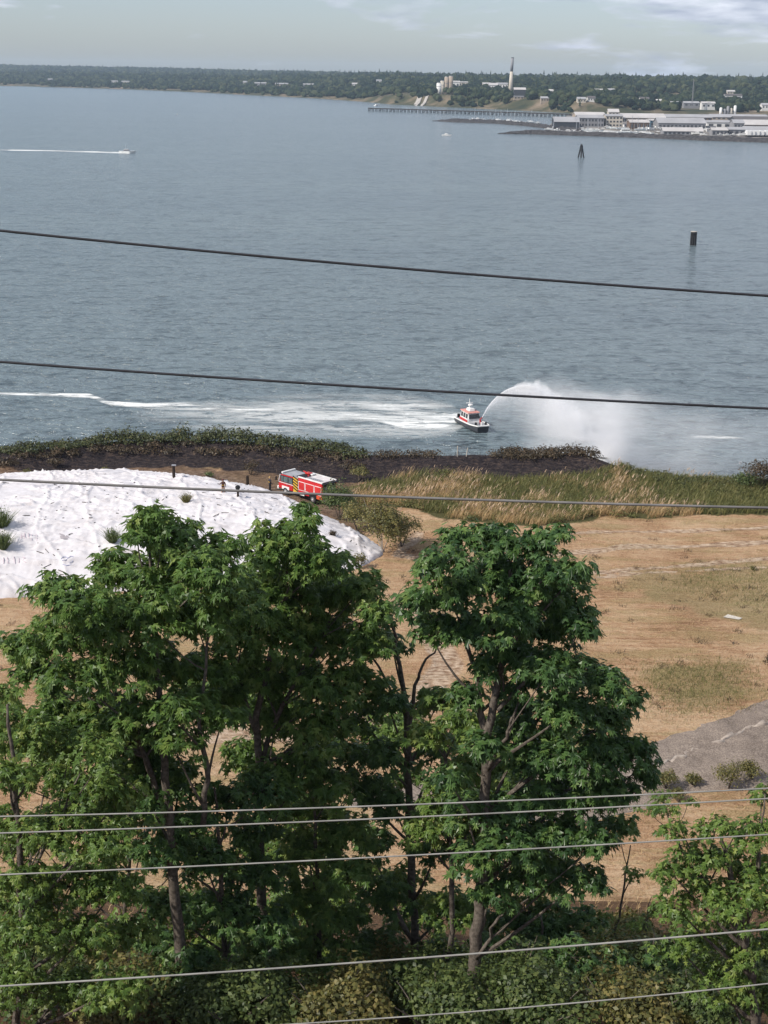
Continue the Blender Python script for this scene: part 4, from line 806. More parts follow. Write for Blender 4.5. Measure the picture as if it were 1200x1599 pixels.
# ================================================================== VEGETATION
def leafcloud(C, Rr, n, size, up=.4, droop=0., aspect=1.6, shell=.75):
    """n leaf quads in an ellipsoid with lumps; returns V, F (quads)"""
    u = rng.normal(size=(n, 3)); u /= np.linalg.norm(u, axis=1)[:, None]; u[:, 2] = np.where(u[:, 2] < -.3, -u[:, 2]*.6, u[:, 2])
    lump = 1+.30*np.sin(u[:, 0]*5+C[0])*np.sin(u[:, 1]*5+C[1])+.22*np.sin(u[:, 2]*7+u[:, 0]*8+C[0]*3)
    r = (shell+(1-shell)*rng.random(n)**.5)*lump; r *= np.where(rng.random(n) < .35, rng.random(n), 1)
    p = np.asarray(C)+u*r[:, None]*np.asarray(Rr); nr = u+rng.normal(size=(n, 3))*.6; nr[:, 2] += up; nr /= np.linalg.norm(nr, axis=1)[:, None]
    t = np.cross(nr, rng.normal(size=(n, 3))); t[:, 2] -= droop; t -= (t*nr).sum(1)[:, None]*nr; t /= np.linalg.norm(t, axis=1)[:, None]; b = np.cross(nr, t); s = size*rng.uniform(.6, 1.3, n)[:, None]
    V = np.stack([p-t*s*aspect*.5, p+b*s*.5, p+t*s*aspect*.5, p-b*s*.5], 1).reshape(-1, 3); F = np.arange(n*4).reshape(-1, 4); return V, F
def join(L_):
    b = 0; VV = []; FF = []
    for V, F in L_: VV.append(V); FF.append(F+b); b += len(V)
    return np.concatenate(VV), np.concatenate(FF)
M['bush_green'] = leafmat('bush_green', [(.2, (.036, .060, .020)), (.5, (.078, .115, .034)), (.85, (.16, .19, .06))])
M['thicket'] = leafmat('thicket_leaves', [(.2, (.028, .036, .016)), (.5, (.060, .078, .026)), (.75, (.10, .115, .040)), (.92, (.17, .12, .06))], .2)
M['bush_olive'] = leafmat('bush_olive', [(.2, (.05, .06, .02)), (.5, (.13, .13, .04)), (.85, (.26, .21, .075))], .3)
M['bush_brown'] = leafmat('bush_brown', [(.2, (.03, .024, .015)), (.5, (.07, .055, .03)), (.85, (.15, .10, .06))], .2)
M['dry_grass'] = leafmat('dry_grass', [(.2, (.22, .14, .06)), (.5, (.42, .29, .14)), (.85, (.58, .44, .25))], .3, .6)
M['weed_green'] = leafmat('weed_green', [(.2, (.055, .072, .02)), (.5, (.13, .14, .042)), (.85, (.25, .22, .09))], .3, .6)
M['plume'] = leafmat('grass_plume', [(.2, (.30, .20, .12)), (.5, (.44, .31, .20)), (.85, (.60, .46, .33))], .3, .7)
M['charred'] = leafmat('charred_stems', [(.2, (.012, .010, .011)), (.6, (.045, .034, .030)), (.9, (.20, .145, .105))], 0, .9)
def blades(X, Y, Z, H, W, lean=(.25, .05), jit=.25, curve=.5):
    n = len(X); a = rng.random(n)*6.283; sx, sy = np.cos(a)*W*.5, np.sin(a)*W*.5; lx = (lean[0]+rng.normal(0, jit, n))*H; ly = (lean[1]+rng.normal(0, jit, n))*H
    p0 = np.stack([X, Y, Z], -1); mid = p0+np.stack([lx*.35, ly*.35, H*.55], -1); tip = p0+np.stack([lx, ly, H*(1-curve*.12)], -1); s = np.stack([sx, sy, sx*0], -1)
    V = np.stack([p0-s, p0+s, mid+s*.8, mid-s*.8, tip+s*.15, tip-s*.15], 1).reshape(-1, 3); F = (np.array([(0, 1, 2, 3), (3, 2, 4, 5)])[None]+(np.arange(n)*6)[:, None, None]).reshape(-1, 4); return V, F
def inpoly(poly, n):
    lo, hi = poly.min(0), poly.max(0); out_ = np.zeros((0, 2))
    while len(out_) < n:
        q = rng.uniform(lo, hi, (n*2, 2)); out_ = np.concatenate([out_, q[sdpoly(q[:, 0], q[:, 1], poly) > 0]])
    return out_[:n]
# --- thicket along the top of the bank
def ridge(name, spec, m, label, cat='shrubs'):
    L_ = []
    for (px, py, rw, rh, n, sz) in spec:
        X_ = (G(px, py, 6.5))[0]; Ye = float(yedge(np.array([X_]))[0])-2.6+random.uniform(-.8, .8); z = float(hbase(np.array([X_]), np.array([Ye]))[0])
        L_.append(leafcloud((X_, Ye, z+rh*.25), (rw, 1.6, rh), n, sz))
    V, F = join(L_); return tag(npmesh(name, V, F, m), label, cat, kind='stuff')
sp = [(x+random.uniform(-6, 6), 700, random.uniform(1.2, 2.2), random.uniform(.7, 1.25)*np.interp(x, [-200, 0, 120, 200, 330, 450, 560], [.8, .9, .9, 1.35, 1.45, 1.2, .9]), 620, .19) for x in range(-260, 565, 17)]
ridge('thicket', sp, M['thicket'], 'green bramble thicket along the top of the bank left of the burnt ground')
sp = [(x+random.uniform(-6, 6), 700, random.uniform(1.0, 1.8), random.uniform(.4, .8), 380, .16) for x in list(range(-260, 560, 24))]
def ridge2(spec, off, m, name, label):
    L_ = []
    for (px, py, rw, rh, n, sz) in spec:
        X_ = (G(px, py, 6.5))[0]; Ye = float(yedge(np.array([X_]))[0])-off+random.uniform(-1, 1); z = float(hbase(np.array([X_]), np.array([Ye]))[0]); L_.append(leafcloud((X_, Ye, z+rh*.15), (rw, 1.4, rh), n, sz))
    V, F = join(L_); return tag(npmesh(name, V, F, m), label, 'scorched shrubs', kind='stuff')
ridge2(sp, 5.0, M['bush_brown'], 'scorched_brush', 'brown scorched brush on the slope below the green thicket')
sp = [(x+random.uniform(-5, 5), 706, random.uniform(.9, 1.6), random.uniform(.45, .8), 300, .15) for x in list(range(575, 690, 17))+list(range(770, 860, 14))]
ridge('low_brush', sp, M['bush_brown'], 'low dark brush on the bank edge behind the burnt strip')
sp = [(x+random.uniform(-5, 5), 706, random.uniform(1.0, 1.7), random.uniform(.7, 1.15), 480, .17) for x in list(range(790, 925, 14))]
ridge('low_thicket', sp, M['bush_brown'], 'dark green brown thicket on the bank just left of the falling water')
sp = [(x+random.uniform(-5, 5), 735, random.uniform(1.0, 1.7), random.uniform(.4, .8), 420, .15) for x in list(range(985, 1300, 15))]
ridge('bank_weeds', sp, M['thicket'], 'tangled weeds along the bank edge right of the falling water')
# --- charred stems
q = inpoly(BURN, 9000); X_, Y_ = q[:, 0], q[:, 1]; ok = (Y_ < yedge(X_)-1.5) & (np.abs(X_) < 75); X_, Y_ = X_[ok], Y_[ok]; n = len(X_)
V, F = blades(X_, Y_, hbase(X_, Y_)-.02, rng.uniform(.1, .55, n)*(.6+rng.random(n)**4*1.8), rng.uniform(.02, .06, n), (.1, .05), .5); tag(npmesh('charred_stems', V, F, M['charred']), 'charred black stubble over the burnt strip', 'stubble', kind='stuff')
# --- meadow of tall grass and weeds
q = inpoly(GREEN, 52000); X_, Y_ = q[:, 0], q[:, 1]; ok = (Y_ < yedge(X_)-.8) & (X_ < 78); X_, Y_ = X_[ok], Y_[ok]
ragged = sdpoly(X_, Y_, GREEN) > fbm(X_*.5, Y_*.5, 3)*6+.3; X_, Y_ = X_[ragged], Y_[ragged]
c = fbm(X_*.2, Y_*.2, 4)*2.8; pxs = proj(np.stack([X_, Y_, X_*0+5], -1)); gr = c+np.interp(pxs[:, 0], [500, 640, 800, 950, 1100, 1300], [.0, -.05, -.14, .06, .20, .22])+np.interp(pxs[:, 1], [715, 745, 790, 815], [-.3, .02, .25, -.2]) > rng.normal(0, .18, len(X_)); pick = rng.random(len(X_))
n = gr.sum(); V, F = blades(X_[gr], Y_[gr], hbase(X_[gr], Y_[gr])-.03, rng.uniform(.5, 1.25, n), rng.uniform(.04, .09, n), (.22, .02), .3); tag(npmesh('green_weeds', V, F, M['weed_green']), 'rank green weeds filling the meadow behind the field', 'weeds', kind='stuff')
dr = ~gr; n = dr.sum(); V, F = blades(X_[dr], Y_[dr], hbase(X_[dr], Y_[dr])-.03, rng.uniform(.5, 1.25, n), rng.uniform(.03, .07, n), (.38, .05), .2); tag(npmesh('tall_dry_grass', V, F, M['dry_grass']), 'tall tan grass bent to the right in the meadow', 'grass', kind='stuff')
ii = np.where(dr)[0]; ii = ii[rng.random(len(ii)) < .10]; n = len(ii); H = rng.uniform(1.2, 1.8, n); ang_ = .42
base_ = np.stack([X_[ii]+H*.3, Y_[ii]+.05, hbase(X_[ii], Y_[ii])+H*.72], -1)
V, F = blades(base_[:, 0], base_[:, 1], base_[:, 2], rng.uniform(.35, .6, n), rng.uniform(.07, .13, n), (.55, .1), .15); tag(npmesh('grass_plumes', V, F, M['plume']), 'pinkish tan seed plumes over the tall grass', 'grass', kind='stuff')
# lumps of leafy weed in the meadow
L_ = []
for k in range(230):
    p = inpoly(GREEN, 1)[0]
    if p[0] > 75 or p[1] > float(yedge(np.array([p[0]]))[0])-1: continue
    r0 = random.uniform(.4, 1.0); L_.append(leafcloud((p[0], p[1], float(hbase(p[:1], p[1:])[0])+r0*.4), (r0*1.3, r0, r0*.8), 150, .13))
V, F = join(L_); tag(npmesh('weed_clumps', V, F, M['weed_green']), 'leafy weed clumps scattered through the meadow', 'weeds', kind='stuff')
# --- short grass on the field
FIELD = wpoly([(560, 900), (640, 830), (700, 815), (850, 835), (1000, 815), (1300, 808), (1700, 808), (1700, 1040), (1300, 1060), (1150, 1120), (1000, 1170), (850, 1200), (560, 1235), (0, 1240), (-500, 1240), (-500, 990), (0, 945), (300, 930)])
q = inpoly(FIELD, 36000); X_, Y_ = q[:, 0], q[:, 1]; ok = np.abs(X_) < 50; X_, Y_ = X_[ok], Y_[ok]; c = fbm(X_*.3, Y_*.3, 4); ok = c > rng.normal(-.02, .1, len(c)); X_, Y_ = X_[ok], Y_[ok]; n = len(X_)
V, F = blades(X_, Y_, hbase(X_, Y_)-.02, rng.uniform(.08, .26, n), rng.uniform(.02, .05, n), (.4, .05), .5); tag(npmesh('field_grass', V, F, M['dry_grass']), 'short dry grass tufts over the mown field', 'grass', kind='stuff')
OL = wpoly([(1000, 1045), (1160, 1035), (1175, 1085), (1080, 1125), (1005, 1105)]); OL2 = wpoly([(1030, 905), (1100, 890), (1300, 880), (1300, 970), (1180, 950)])
q = np.concatenate([inpoly(OL, 3500), inpoly(OL2, 3500)]); q = q+rng.normal(0, 1.3, q.shape)*np.array([1.5, 1]); n = len(q); V, F = blades(q[:, 0], q[:, 1], hbase(q[:, 0], q[:, 1])-.02, rng.uniform(.15, .42, n), rng.uniform(.02, .05, n), (.15, 0), .35)
tag(npmesh('olive_grass', V, F, M['weed_green']), 'olive green taller grass patches on the right of the field', 'grass', kind='stuff')
CL_ = inpoly(FIELD, 620); CL_ = CL_[(np.abs(CL_[:, 0]) < 50) & (fbm(CL_[:, 0]*.15+4, CL_[:, 1]*.15) > -.06)]; q = np.repeat(CL_, 22, 0)+rng.normal(0, .28, (len(CL_)*22, 2)); n = len(q)
V, F = blades(q[:, 0], q[:, 1], hbase(q[:, 0], q[:, 1])-.02, rng.uniform(.12, .5, n)*np.repeat(rng.uniform(.5, 1.2, len(CL_)), 22), rng.uniform(.03, .06, n), (.2, 0), .6)
tag(npmesh('field_weeds', V, F, M['bush_brown']), 'small dark weed tufts dotted over the dry field', 'weeds', kind='stuff')
# tall dry grass on the slope behind the trees
SL = np.array([(-40, 60), (50, 60), (50, 92), (-40, 92)], float); q = inpoly(SL, 9000); n = len(q); V, F = blades(q[:, 0], q[:, 1], hbase(q[:, 0], q[:, 1])-.02, rng.uniform(.15, .5, n), rng.uniform(.02, .05, n), (.2, 0), .4)
tag(npmesh('slope_grass', V, F, M['dry_grass']), 'dry grass on the slope seen through the gaps between the trees', 'grass', kind='stuff')

# --- single bushes
def bush(px, py, rw, rh, m, label, n=900, sz=.13, stems=5, group=None, name='bush', stemm=None, fn=ht, dead=0):
    p = GT(px, py, fn); o = empty(name, (p[0], p[1], p[2]-.05), 0, label, 'bush', group)
    L_ = [leafcloud((random.uniform(-.4, .4)*rw, random.uniform(-.4, .4)*rw, rh*random.uniform(.45, .75)), (rw*random.uniform(.4, .65), rw*random.uniform(.4, .65), rh*random.uniform(.35, .5)), n//5, sz) for _ in range(5)]
    V, F = join(L_); npmesh('foliage', V, F, m, o)
    s = MB()
    for k in range(stems):
        a = random.uniform(0, 6.28); s.tube([(0, 0, -.1), (math.cos(a)*rw*.25, math.sin(a)*rw*.25, rh*.45), (math.cos(a)*rw*.6, math.sin(a)*rw*.6, rh*random.uniform(.8, 1.05))], [.05, .035, .012], 5)
    s.build('stem', stemm or M['bark'], o); return o
def spiky(px, py, H, n, m, label, group=None, name='shrub', lean=.0, spread=.6):
    p = GT(px, py); o = empty(name, (p[0], p[1], p[2]-.05), 0, label, 'shrub', group); a = rng.random(n)*6.283; r = rng.random(n)**.7*spread; H_ = H*rng.uniform(.5, 1.1, n)*(1-r*.25)
    V, F = blades(np.cos(a)*r*.25, np.sin(a)*r*.25, np.zeros(n), H_, rng.uniform(.03, .06, n), (lean, 0), .0); V = V.reshape(-1, 6, 3); k = np.array([0, 0, .45, .45, 1, 1])[None]*(H_*.75)[:, None]
    V[:, :, 0] += np.cos(a)[:, None]*k*r[:, None]*1.3; V[:, :, 1] += np.sin(a)[:, None]*k*r[:, None]*1.3; npmesh('foliage', V.reshape(-1, 3), F, m, o)
    L2 = leafcloud((0, 0, H*.45), (spread*.7, spread*.7, H*.42), n, .10); npmesh('leaves', L2[0], L2[1], m, o); MB().tube([(0, 0, -.1), (0, 0, H*.5)], [.06, .03], 5).build('stem', M['bark'], o); return o
spiky(176, 848, 2.0, 320, M['bush_green'], 'dark green shrub growing through the white sheet with its shadow to the right', spread=1.0)
spiky(291, 785, 1.4, 200, M['bush_olive'], 'small olive shrub on the white sheet near its top, right of the middle', spread=.9)
spiky(4, 826, 2.7, 420, M['bush_green'], 'upper dark shrub at the left edge of the white sheet', spread=1.1)
spiky(6, 858, 2.3, 400, M['bush_green'], 'lower dark shrub at the left edge of the white sheet', spread=1.0)
spiky(520, 838, .9, 120, M['bush_brown'], 'dry brown tuft near the right end of the white sheet', spread=.7)
bush(165, 742, .9, 1.0, M['bush_olive'], 'small light green bush behind the crest of the sheeted mound', 500, .12, fn=hbase)
bush(42, 744, .7, .9, M['bush_olive'], 'yellowish bush at far left behind the sheeted mound', 350, .12, fn=hbase)
bush(86, 729, 1.5, 1.2, M['bush_brown'], 'scorched brown bush at left in front of the bank', 500, .14, fn=hbase)
bush(325, 744, .9, .6, M['bush_green'], 'low green weed patch behind the crest of the mound', 300, .12, fn=hbase)
bush(392, 741, 1.5, 2.0, M['bush_brown'], 'half burnt bush standing behind the dark post', 500, .13, fn=hbase)
bush(530, 812, 3.0, 4.2, M['bush_green'], 'green bush right behind the rear of the fire engine', 4200, .15, fn=hbase)
bush(560, 832, 2.4, 3.4, M['bush_olive'], 'yellow green bush between the fire engine and the largest bush', 2600, .15, fn=hbase)
bush(598, 862, 3.9, 5.6, M['bush_olive'], 'largest yellow olive bush at the tip of the white sheet', 7000, .15, fn=hbase, stemm=M['pale_wood'])
bush(628, 853, 2.3, 3.2, M['bush_olive'], 'olive bush just right of the largest bush', 2600, .15, fn=hbase)
bush(562, 888, 1.2, 1.7, M['bush_olive'], 'small pale green bush in front of the tip of the white sheet', 500, .12)
bush(560, 752, 1.6, 2.0, M['bush_olive'], 'tan topped bush at the left end of the meadow', 1200, .14, fn=hbase)
bush(500, 712, 1.2, .8, M['bush_brown'], 'low scorched bush on the bank above the fire engine', 400, .13, fn=hbase)
bush(1190, 760, 3.4, 3.2, M['bush_brown'], 'dense grey green bush on the bank at the right edge', 2600, .14, fn=hbase)
bush(1166, 762, 2.2, 1.9, M['bush_green'], 'green bush beside the grey post at right', 1300, .14, fn=hbase)
bush(885, 706, 1.0, 1.9, M['bush_brown'], 'pointed dark bush on the bank left of the falling water', 800, .13, fn=hbase)
bush(1176, 890, .5, .5, M['bush_olive'], 'small lone tuft on the track at right', 160, .09, fn=hbase)
bush(565, 838, .5, .5, M['bush_brown'], 'tiny brown tuft beside the sheet', 120, .09, fn=hbase)
bush(1204, 1040, .9, 1.0, M['bush_brown'], 'dark tuft cut by the right edge beside the field', 500, .10, fn=hbase)
for px, py, s, lab in [(1040, 1232, 1.2, 'leftmost light green bush at the lower edge of the road'), (1083, 1226, .75, 'second light green bush along the lower road edge'), (1137, 1231, 1.55, 'third light green bush along the lower road edge, tallest'), (1173, 1218, 1.15, 'fourth light green bush along the lower road edge'), (1060, 1252, .7, 'small weed below the first bushes on the road')]:
    bush(px, py, s, s*1.25, M['bush_olive'], lab, 1400, .09, fn=hbase)
# debris on field, posts
def post(px, py, H, r, m, label, fn=ht, cap=None, name='post', lean=0):
    p = GT(px, py, fn); o = empty(name, (p[0], p[1], p[2]-.1), 0, label, 'post'); MB().tube([(0, 0, 0), (lean*.5, 0, H*.6), (lean, .03, H)], [r, r*.96, r*.9], 9).build('shaft', m, o)
    (cap(o, H) if cap else MB().tube([(lean, .03, H), (lean, .03, H+.05)], [r*.8, r*.5], 9).build('top', m, o)); return o
post(272, 748, 1.75, .19, M['old_wood'], 'dark timber post at the crest of the white sheet', cap=lambda o, H: MB().box(-.22, .3, -.12, .12, H, H+.12).build('top', M['grey_paint'], o))
post(387, 763, 1.7, .20, M['old_wood'], 'dark timber post under the half burnt bush', fn=hbase)
post(372, 778, 1.5, .13, M['old_wood'], 'dark post with a round hood on the edge of the white sheet', cap=lambda o, H: MB().tube([(0, 0, H-.35), (0, 0, H-.15), (0, 0, H+.05), (0, 0, H+.15)], [.2, .3, .26, .08], 10).build('hood', M['black'], o))
post(714.5, 713, 1.5, .07, M['pale_wood'], 'bleached white stake at the burnt bank, left of two', fn=hbase); post(728.5, 713, 1.25, .07, M['pale_wood'], 'bleached white stake at the burnt bank, right of two', fn=hbase, lean=.15)
post(1154, 750, 2.9, .22, M['grey_paint'], 'grey post on the bank beside the bush at right', fn=hbase, cap=lambda o, H: MB().box(-.2, .2, -.2, .2, H, H+.06).build('top', M['grey_paint'], o))
p = GT(1146, 965, hbase); tag(MB().add([(p[0]-1.0, p[1]+.1, p[2]+.05), (p[0]-.5, p[1]+.35, p[2]+.25), (p[0]+.8, p[1]-.2, p[2]+.1), (p[0]+.4, p[1]-.5, p[2]+.04), (p[0], p[1], p[2]-.05)], [(0, 1, 2, 3), (0, 3, 4), (3, 2, 4), (2, 1, 4), (1, 0, 4)]).build('driftwood', M['pale_wood']), 'piece of pale board lying on the dry field at right', 'debris')
# fallen log at the spray
p0, p1 = GT(930, 716, hbase), GT(975, 722, hbase); tag(MB().tube([p0+[0, 0, .15], (p0+p1)/2+[0, 0, .3], p1+[0, 0, .15]], [.12, .15, .10], 7).build('log', M['pale_wood']), 'pale log lying under the falling water', 'log')

# ================================================================== FIRE ENGINE
pf, pr = GT(437, 771, hbase), GT(503, 792, hbase)
dx = pf-pr; yaw = math.atan2(dx[1], dx[0]); Lt = 7.7
ft = empty('fire_engine', ((pf+pr)/2), yaw, 'red fire engine with white roof parked between the sheeted mound and the burnt bank', 'fire engine')
# local: +x forward, near side (towards the camera) is +y or -y
side = 1 if (Matrix.Rotation(yaw, 3, 'Z') @ Vector((0, 1, 0))).y < 0 else -1
ft.location.x += 1.15*side*-math.sin(yaw)*-1; ft.location.y += 1.15
tilt = math.atan2(pf[2]-pr[2], np.linalg.norm(dx[:2]))
h2 = Lt/2
def TB(name, x0, x1, y0, y1, z0, z1, m, bevel=0, tx=0, ty=0, parent=None): return MB().box(x0, x1, min(y0, y1), max(y0, y1), z0, z1, tx, ty).build(name, m, parent or ft, bevel)
S = side
TB('chassis', -h2+.2, h2-.3, -.8, .8, .45, .75, M['black'])
TB('rear_body', -h2, .35, -1.22, 1.22, .72, 2.75, M['red_paint'], .05)
TB('pump_panel', .37, 1.25, -1.2, 1.2, .7, 2.7, M['grey_paint'], .03)
for s in (-1, 1):
    pn = TB('hose_panel', .42, 1.2, s*1.2, s*1.26, .8, 2.6, M['yellow'])
    for k in range(5): MB().add([(.42, s*1.265, .95+k*.36), (1.2, s*1.265, 1.25+k*.36), (1.2, s*1.265, 1.40+k*.36), (.42, s*1.265, 1.10+k*.36), (.42, s*1.30, .95+k*.36), (1.2, s*1.30, 1.25+k*.36), (1.2, s*1.30, 1.40+k*.36), (.42, s*1.30, 1.10+k*.36)], [(0, 1, 2, 3), (4, 5, 6, 7), (0, 1, 5, 4), (1, 2, 6, 5), (2, 3, 7, 6), (3, 0, 4, 7)]).build('stripe', M['black'], pn)
cabp = [(1.27, .75), (h2+.05, .75), (h2+.1, 1.45), (h2-.12, 1.62), (h2-.3, 2.5), (1.27, 2.55)]
n = len(cabp); v_ = [(x, -1.2, z) for x, z in cabp]+[(x, 1.2, z) for x, z in cabp]
MB().add(v_, [tuple(range(n)), tuple(range(n, 2*n))[::-1]]+[(i, n+i, n+(i+1) % n, (i+1) % n) for i in range(n)]).build('cab', M['red_paint'], ft, bevel=.04)
MB().add([(h2-.08, -1.1, 1.66), (h2-.08, 1.1, 1.66), (h2-.27, 1.05, 2.44), (h2-.27, -1.05, 2.44), (h2-.2, -1.1, 1.66), (h2-.2, 1.1, 1.66), (h2-.4, 1.05, 2.44), (h2-.4, -1.05, 2.44)], [(0, 1, 2, 3), (4, 5, 6, 7), (0, 1, 5, 4), (1, 2, 6, 5), (2, 3, 7, 6), (3, 0, 4, 7)]).build('windscreen', M['dark_glass'], ft)
cg = simple('cab_glass', (.10, .14, .14), (.05, .07, .07), 2, .15, .6)
for s in (-1, 1):
    TB('side_glass_band', 1.3, h2-.3, s*1.205, s*1.225, 1.62, 2.45, M['black'])
    for x0, x1 in ((1.38, 2.05), (2.2, 2.95), (3.05, h2-.38)): TB('window', x0, x1, s*1.226, s*1.24, 1.68, 2.38, cg)
    for x0, x1 in ((1.36, 2.08), (2.14, 3.0)):
        dd = TB('door', x0, x1, s*1.205, s*1.235, .85, 1.58, M['red_paint']); TB('handle', x0+.08, x0+.25, s*1.24, s*1.26, 1.42, 1.47, M['chrome'], parent=dd)
    MB().tube([(h2+.02, s*1.23, 1.5), (h2-.28, s*1.23, 2.5)], .06, 6).build('white_pillar', M['white_paint'], ft)
    MB().tube([(h2-.1, s*1.2, 2.1), (h2+.15, s*1.5, 2.1)], .03, 5).build('mirror_arm', M['black'], ft); TB('mirror', h2+.08, h2+.2, s*1.45, s*1.62, 1.75, 2.2, M['black'])
    TB('stripe', -h2+.02, h2-.1, s*1.236, s*1.243, 1.50, 1.58, M['white_paint'])
    for x0, x1 in ((-3.72, -2.55), (-2.45, -.95), (-.85, .28)):
        fr = TB('compartment_frame', x0, x1, s*1.22, s*1.245, 1.22, 2.32, M['white_paint']); TB('shutter', x0+.07, x1-.07, s*1.246, s*1.262, 1.29, 2.25, M['red_paint'], parent=fr)
        for k in range(4): TB('slat_groove', x0+.1, x1-.1, s*1.263, s*1.268, 1.45+k*.2, 1.47+k*.2, M['orange_red'], parent=fr)
    TB('lower_skirt', -.75, 1.2, s*1.225, s*1.25, .62, .82, M['white_paint']); TB('rear_quarter', -h2+.02, -2.75, s*1.222, s*1.24, .74, 1.15, M['orange_red'])
    TB('top_rail', -h2, .35, s*1.1, s*1.22, 2.76, 2.9, M['white_paint'])
    for x0, k in ((-2.25, 0), (2.6, 1)):
        TB('wheel_arch', x0-.65, x0+.65, s*1.222, s*1.25, .75, 1.16, M['black'] if k == 0 else M['white_paint'])
        wh = MB().tube([(x0, s*.88, .52), (x0, s*.95, .52), (x0, s*1.2, .52), (x0, s*1.26, .52)], [.46, .52, .52, .44], 20).build('wheel', M['black_rubber'], ft)
        MB().tube([(x0, s*1.2, .52), (x0, s*1.275, .52)], [.3, .29], 16).build('rim', M['chrome'], wh); MB().tube([(x0, s*1.26, .52), (x0, s*1.33, .52)], [.12, .1], 8).build('hub', M['white_paint'], wh)
    MB().tube([(h2+.06, s*.95, 1.15), (h2+.16, s*.95, 1.15)], .14, 10).build('headlight', M['white_paint'], ft)
    MB().tube([(-h2-.04, s*1.0, 1.1), (-h2+.0, s*1.0, 1.1)], .1, 10).build('tail_light', M['orange_red'], ft)
TB('bumper', h2+.05, h2+.35, -1.2, 1.2, .55, .95, M['white_paint'], .04); TB('grille', h2+.09, h2+.14, -.6, .6, 1.0, 1.4, M['chrome'])
TB('cab_roof', 1.35, h2-.42, -1.1, 1.1, 2.56, 2.64, M['grey_paint'], .02); TB('light_bar', h2-.62, h2-.34, -1.1, 1.1, 2.65, 2.83, M['white_paint'], .03)
TB('roof_cover', -h2+.12, -.75, -1.05, 1.05, 2.78, 2.86, simple('pale_roof_cover', (.68, .64, .62), (.5, .46, .45), 1.5, .7), .02)
TB('roof_well', -.7, .9, -1.0, 1.0, 2.76, 2.80, M['black'])
MB().tube([(-.2, 0, 2.8), (-.2, 0, 3.05), (.25, 0, 3.15), (.7, 0, 3.25)], [.14, .12, .1, .06], 8).build('deck_gun', M['red_paint'], ft)
for k in range(3): TB('equipment_box', -.6+k*.5, -.2+k*.5, -.9, -.3, 2.81, 3.0, [M['white_paint'], M['red_paint'], M['orange_red']][k], .03)
ld = MB(); 
for y in (-.95, -.6): ld.tube([(-3.4, y*-S, 2.95), (-.9, y*-S, 2.95)], .035, 5)
for k in range(8): ld.tube([(-3.3+k*.33, -.95*-S, 2.95), (-3.3+k*.33, -.6*-S, 2.95)], .025, 4)
ld.build('ladder', M['chrome'], ft)
TB('rear_opening', -h2-.02, -h2+.05, -1.05, 1.05, 1.05, 2.6, M['black']); TB('rear_step', -h2-.4, -h2, -1.15, 1.15, .55, .68, M['chrome']); TB('rear_hood', -h2-.35, -h2+.1, -1.2, 1.2, 2.68, 2.76, M['black'])
for y in (-.55, -.1, .5): TB('hose_rack', -h2-.06, -h2-.02, y, y+.22, 1.2, 2.3, M['grey_paint'])

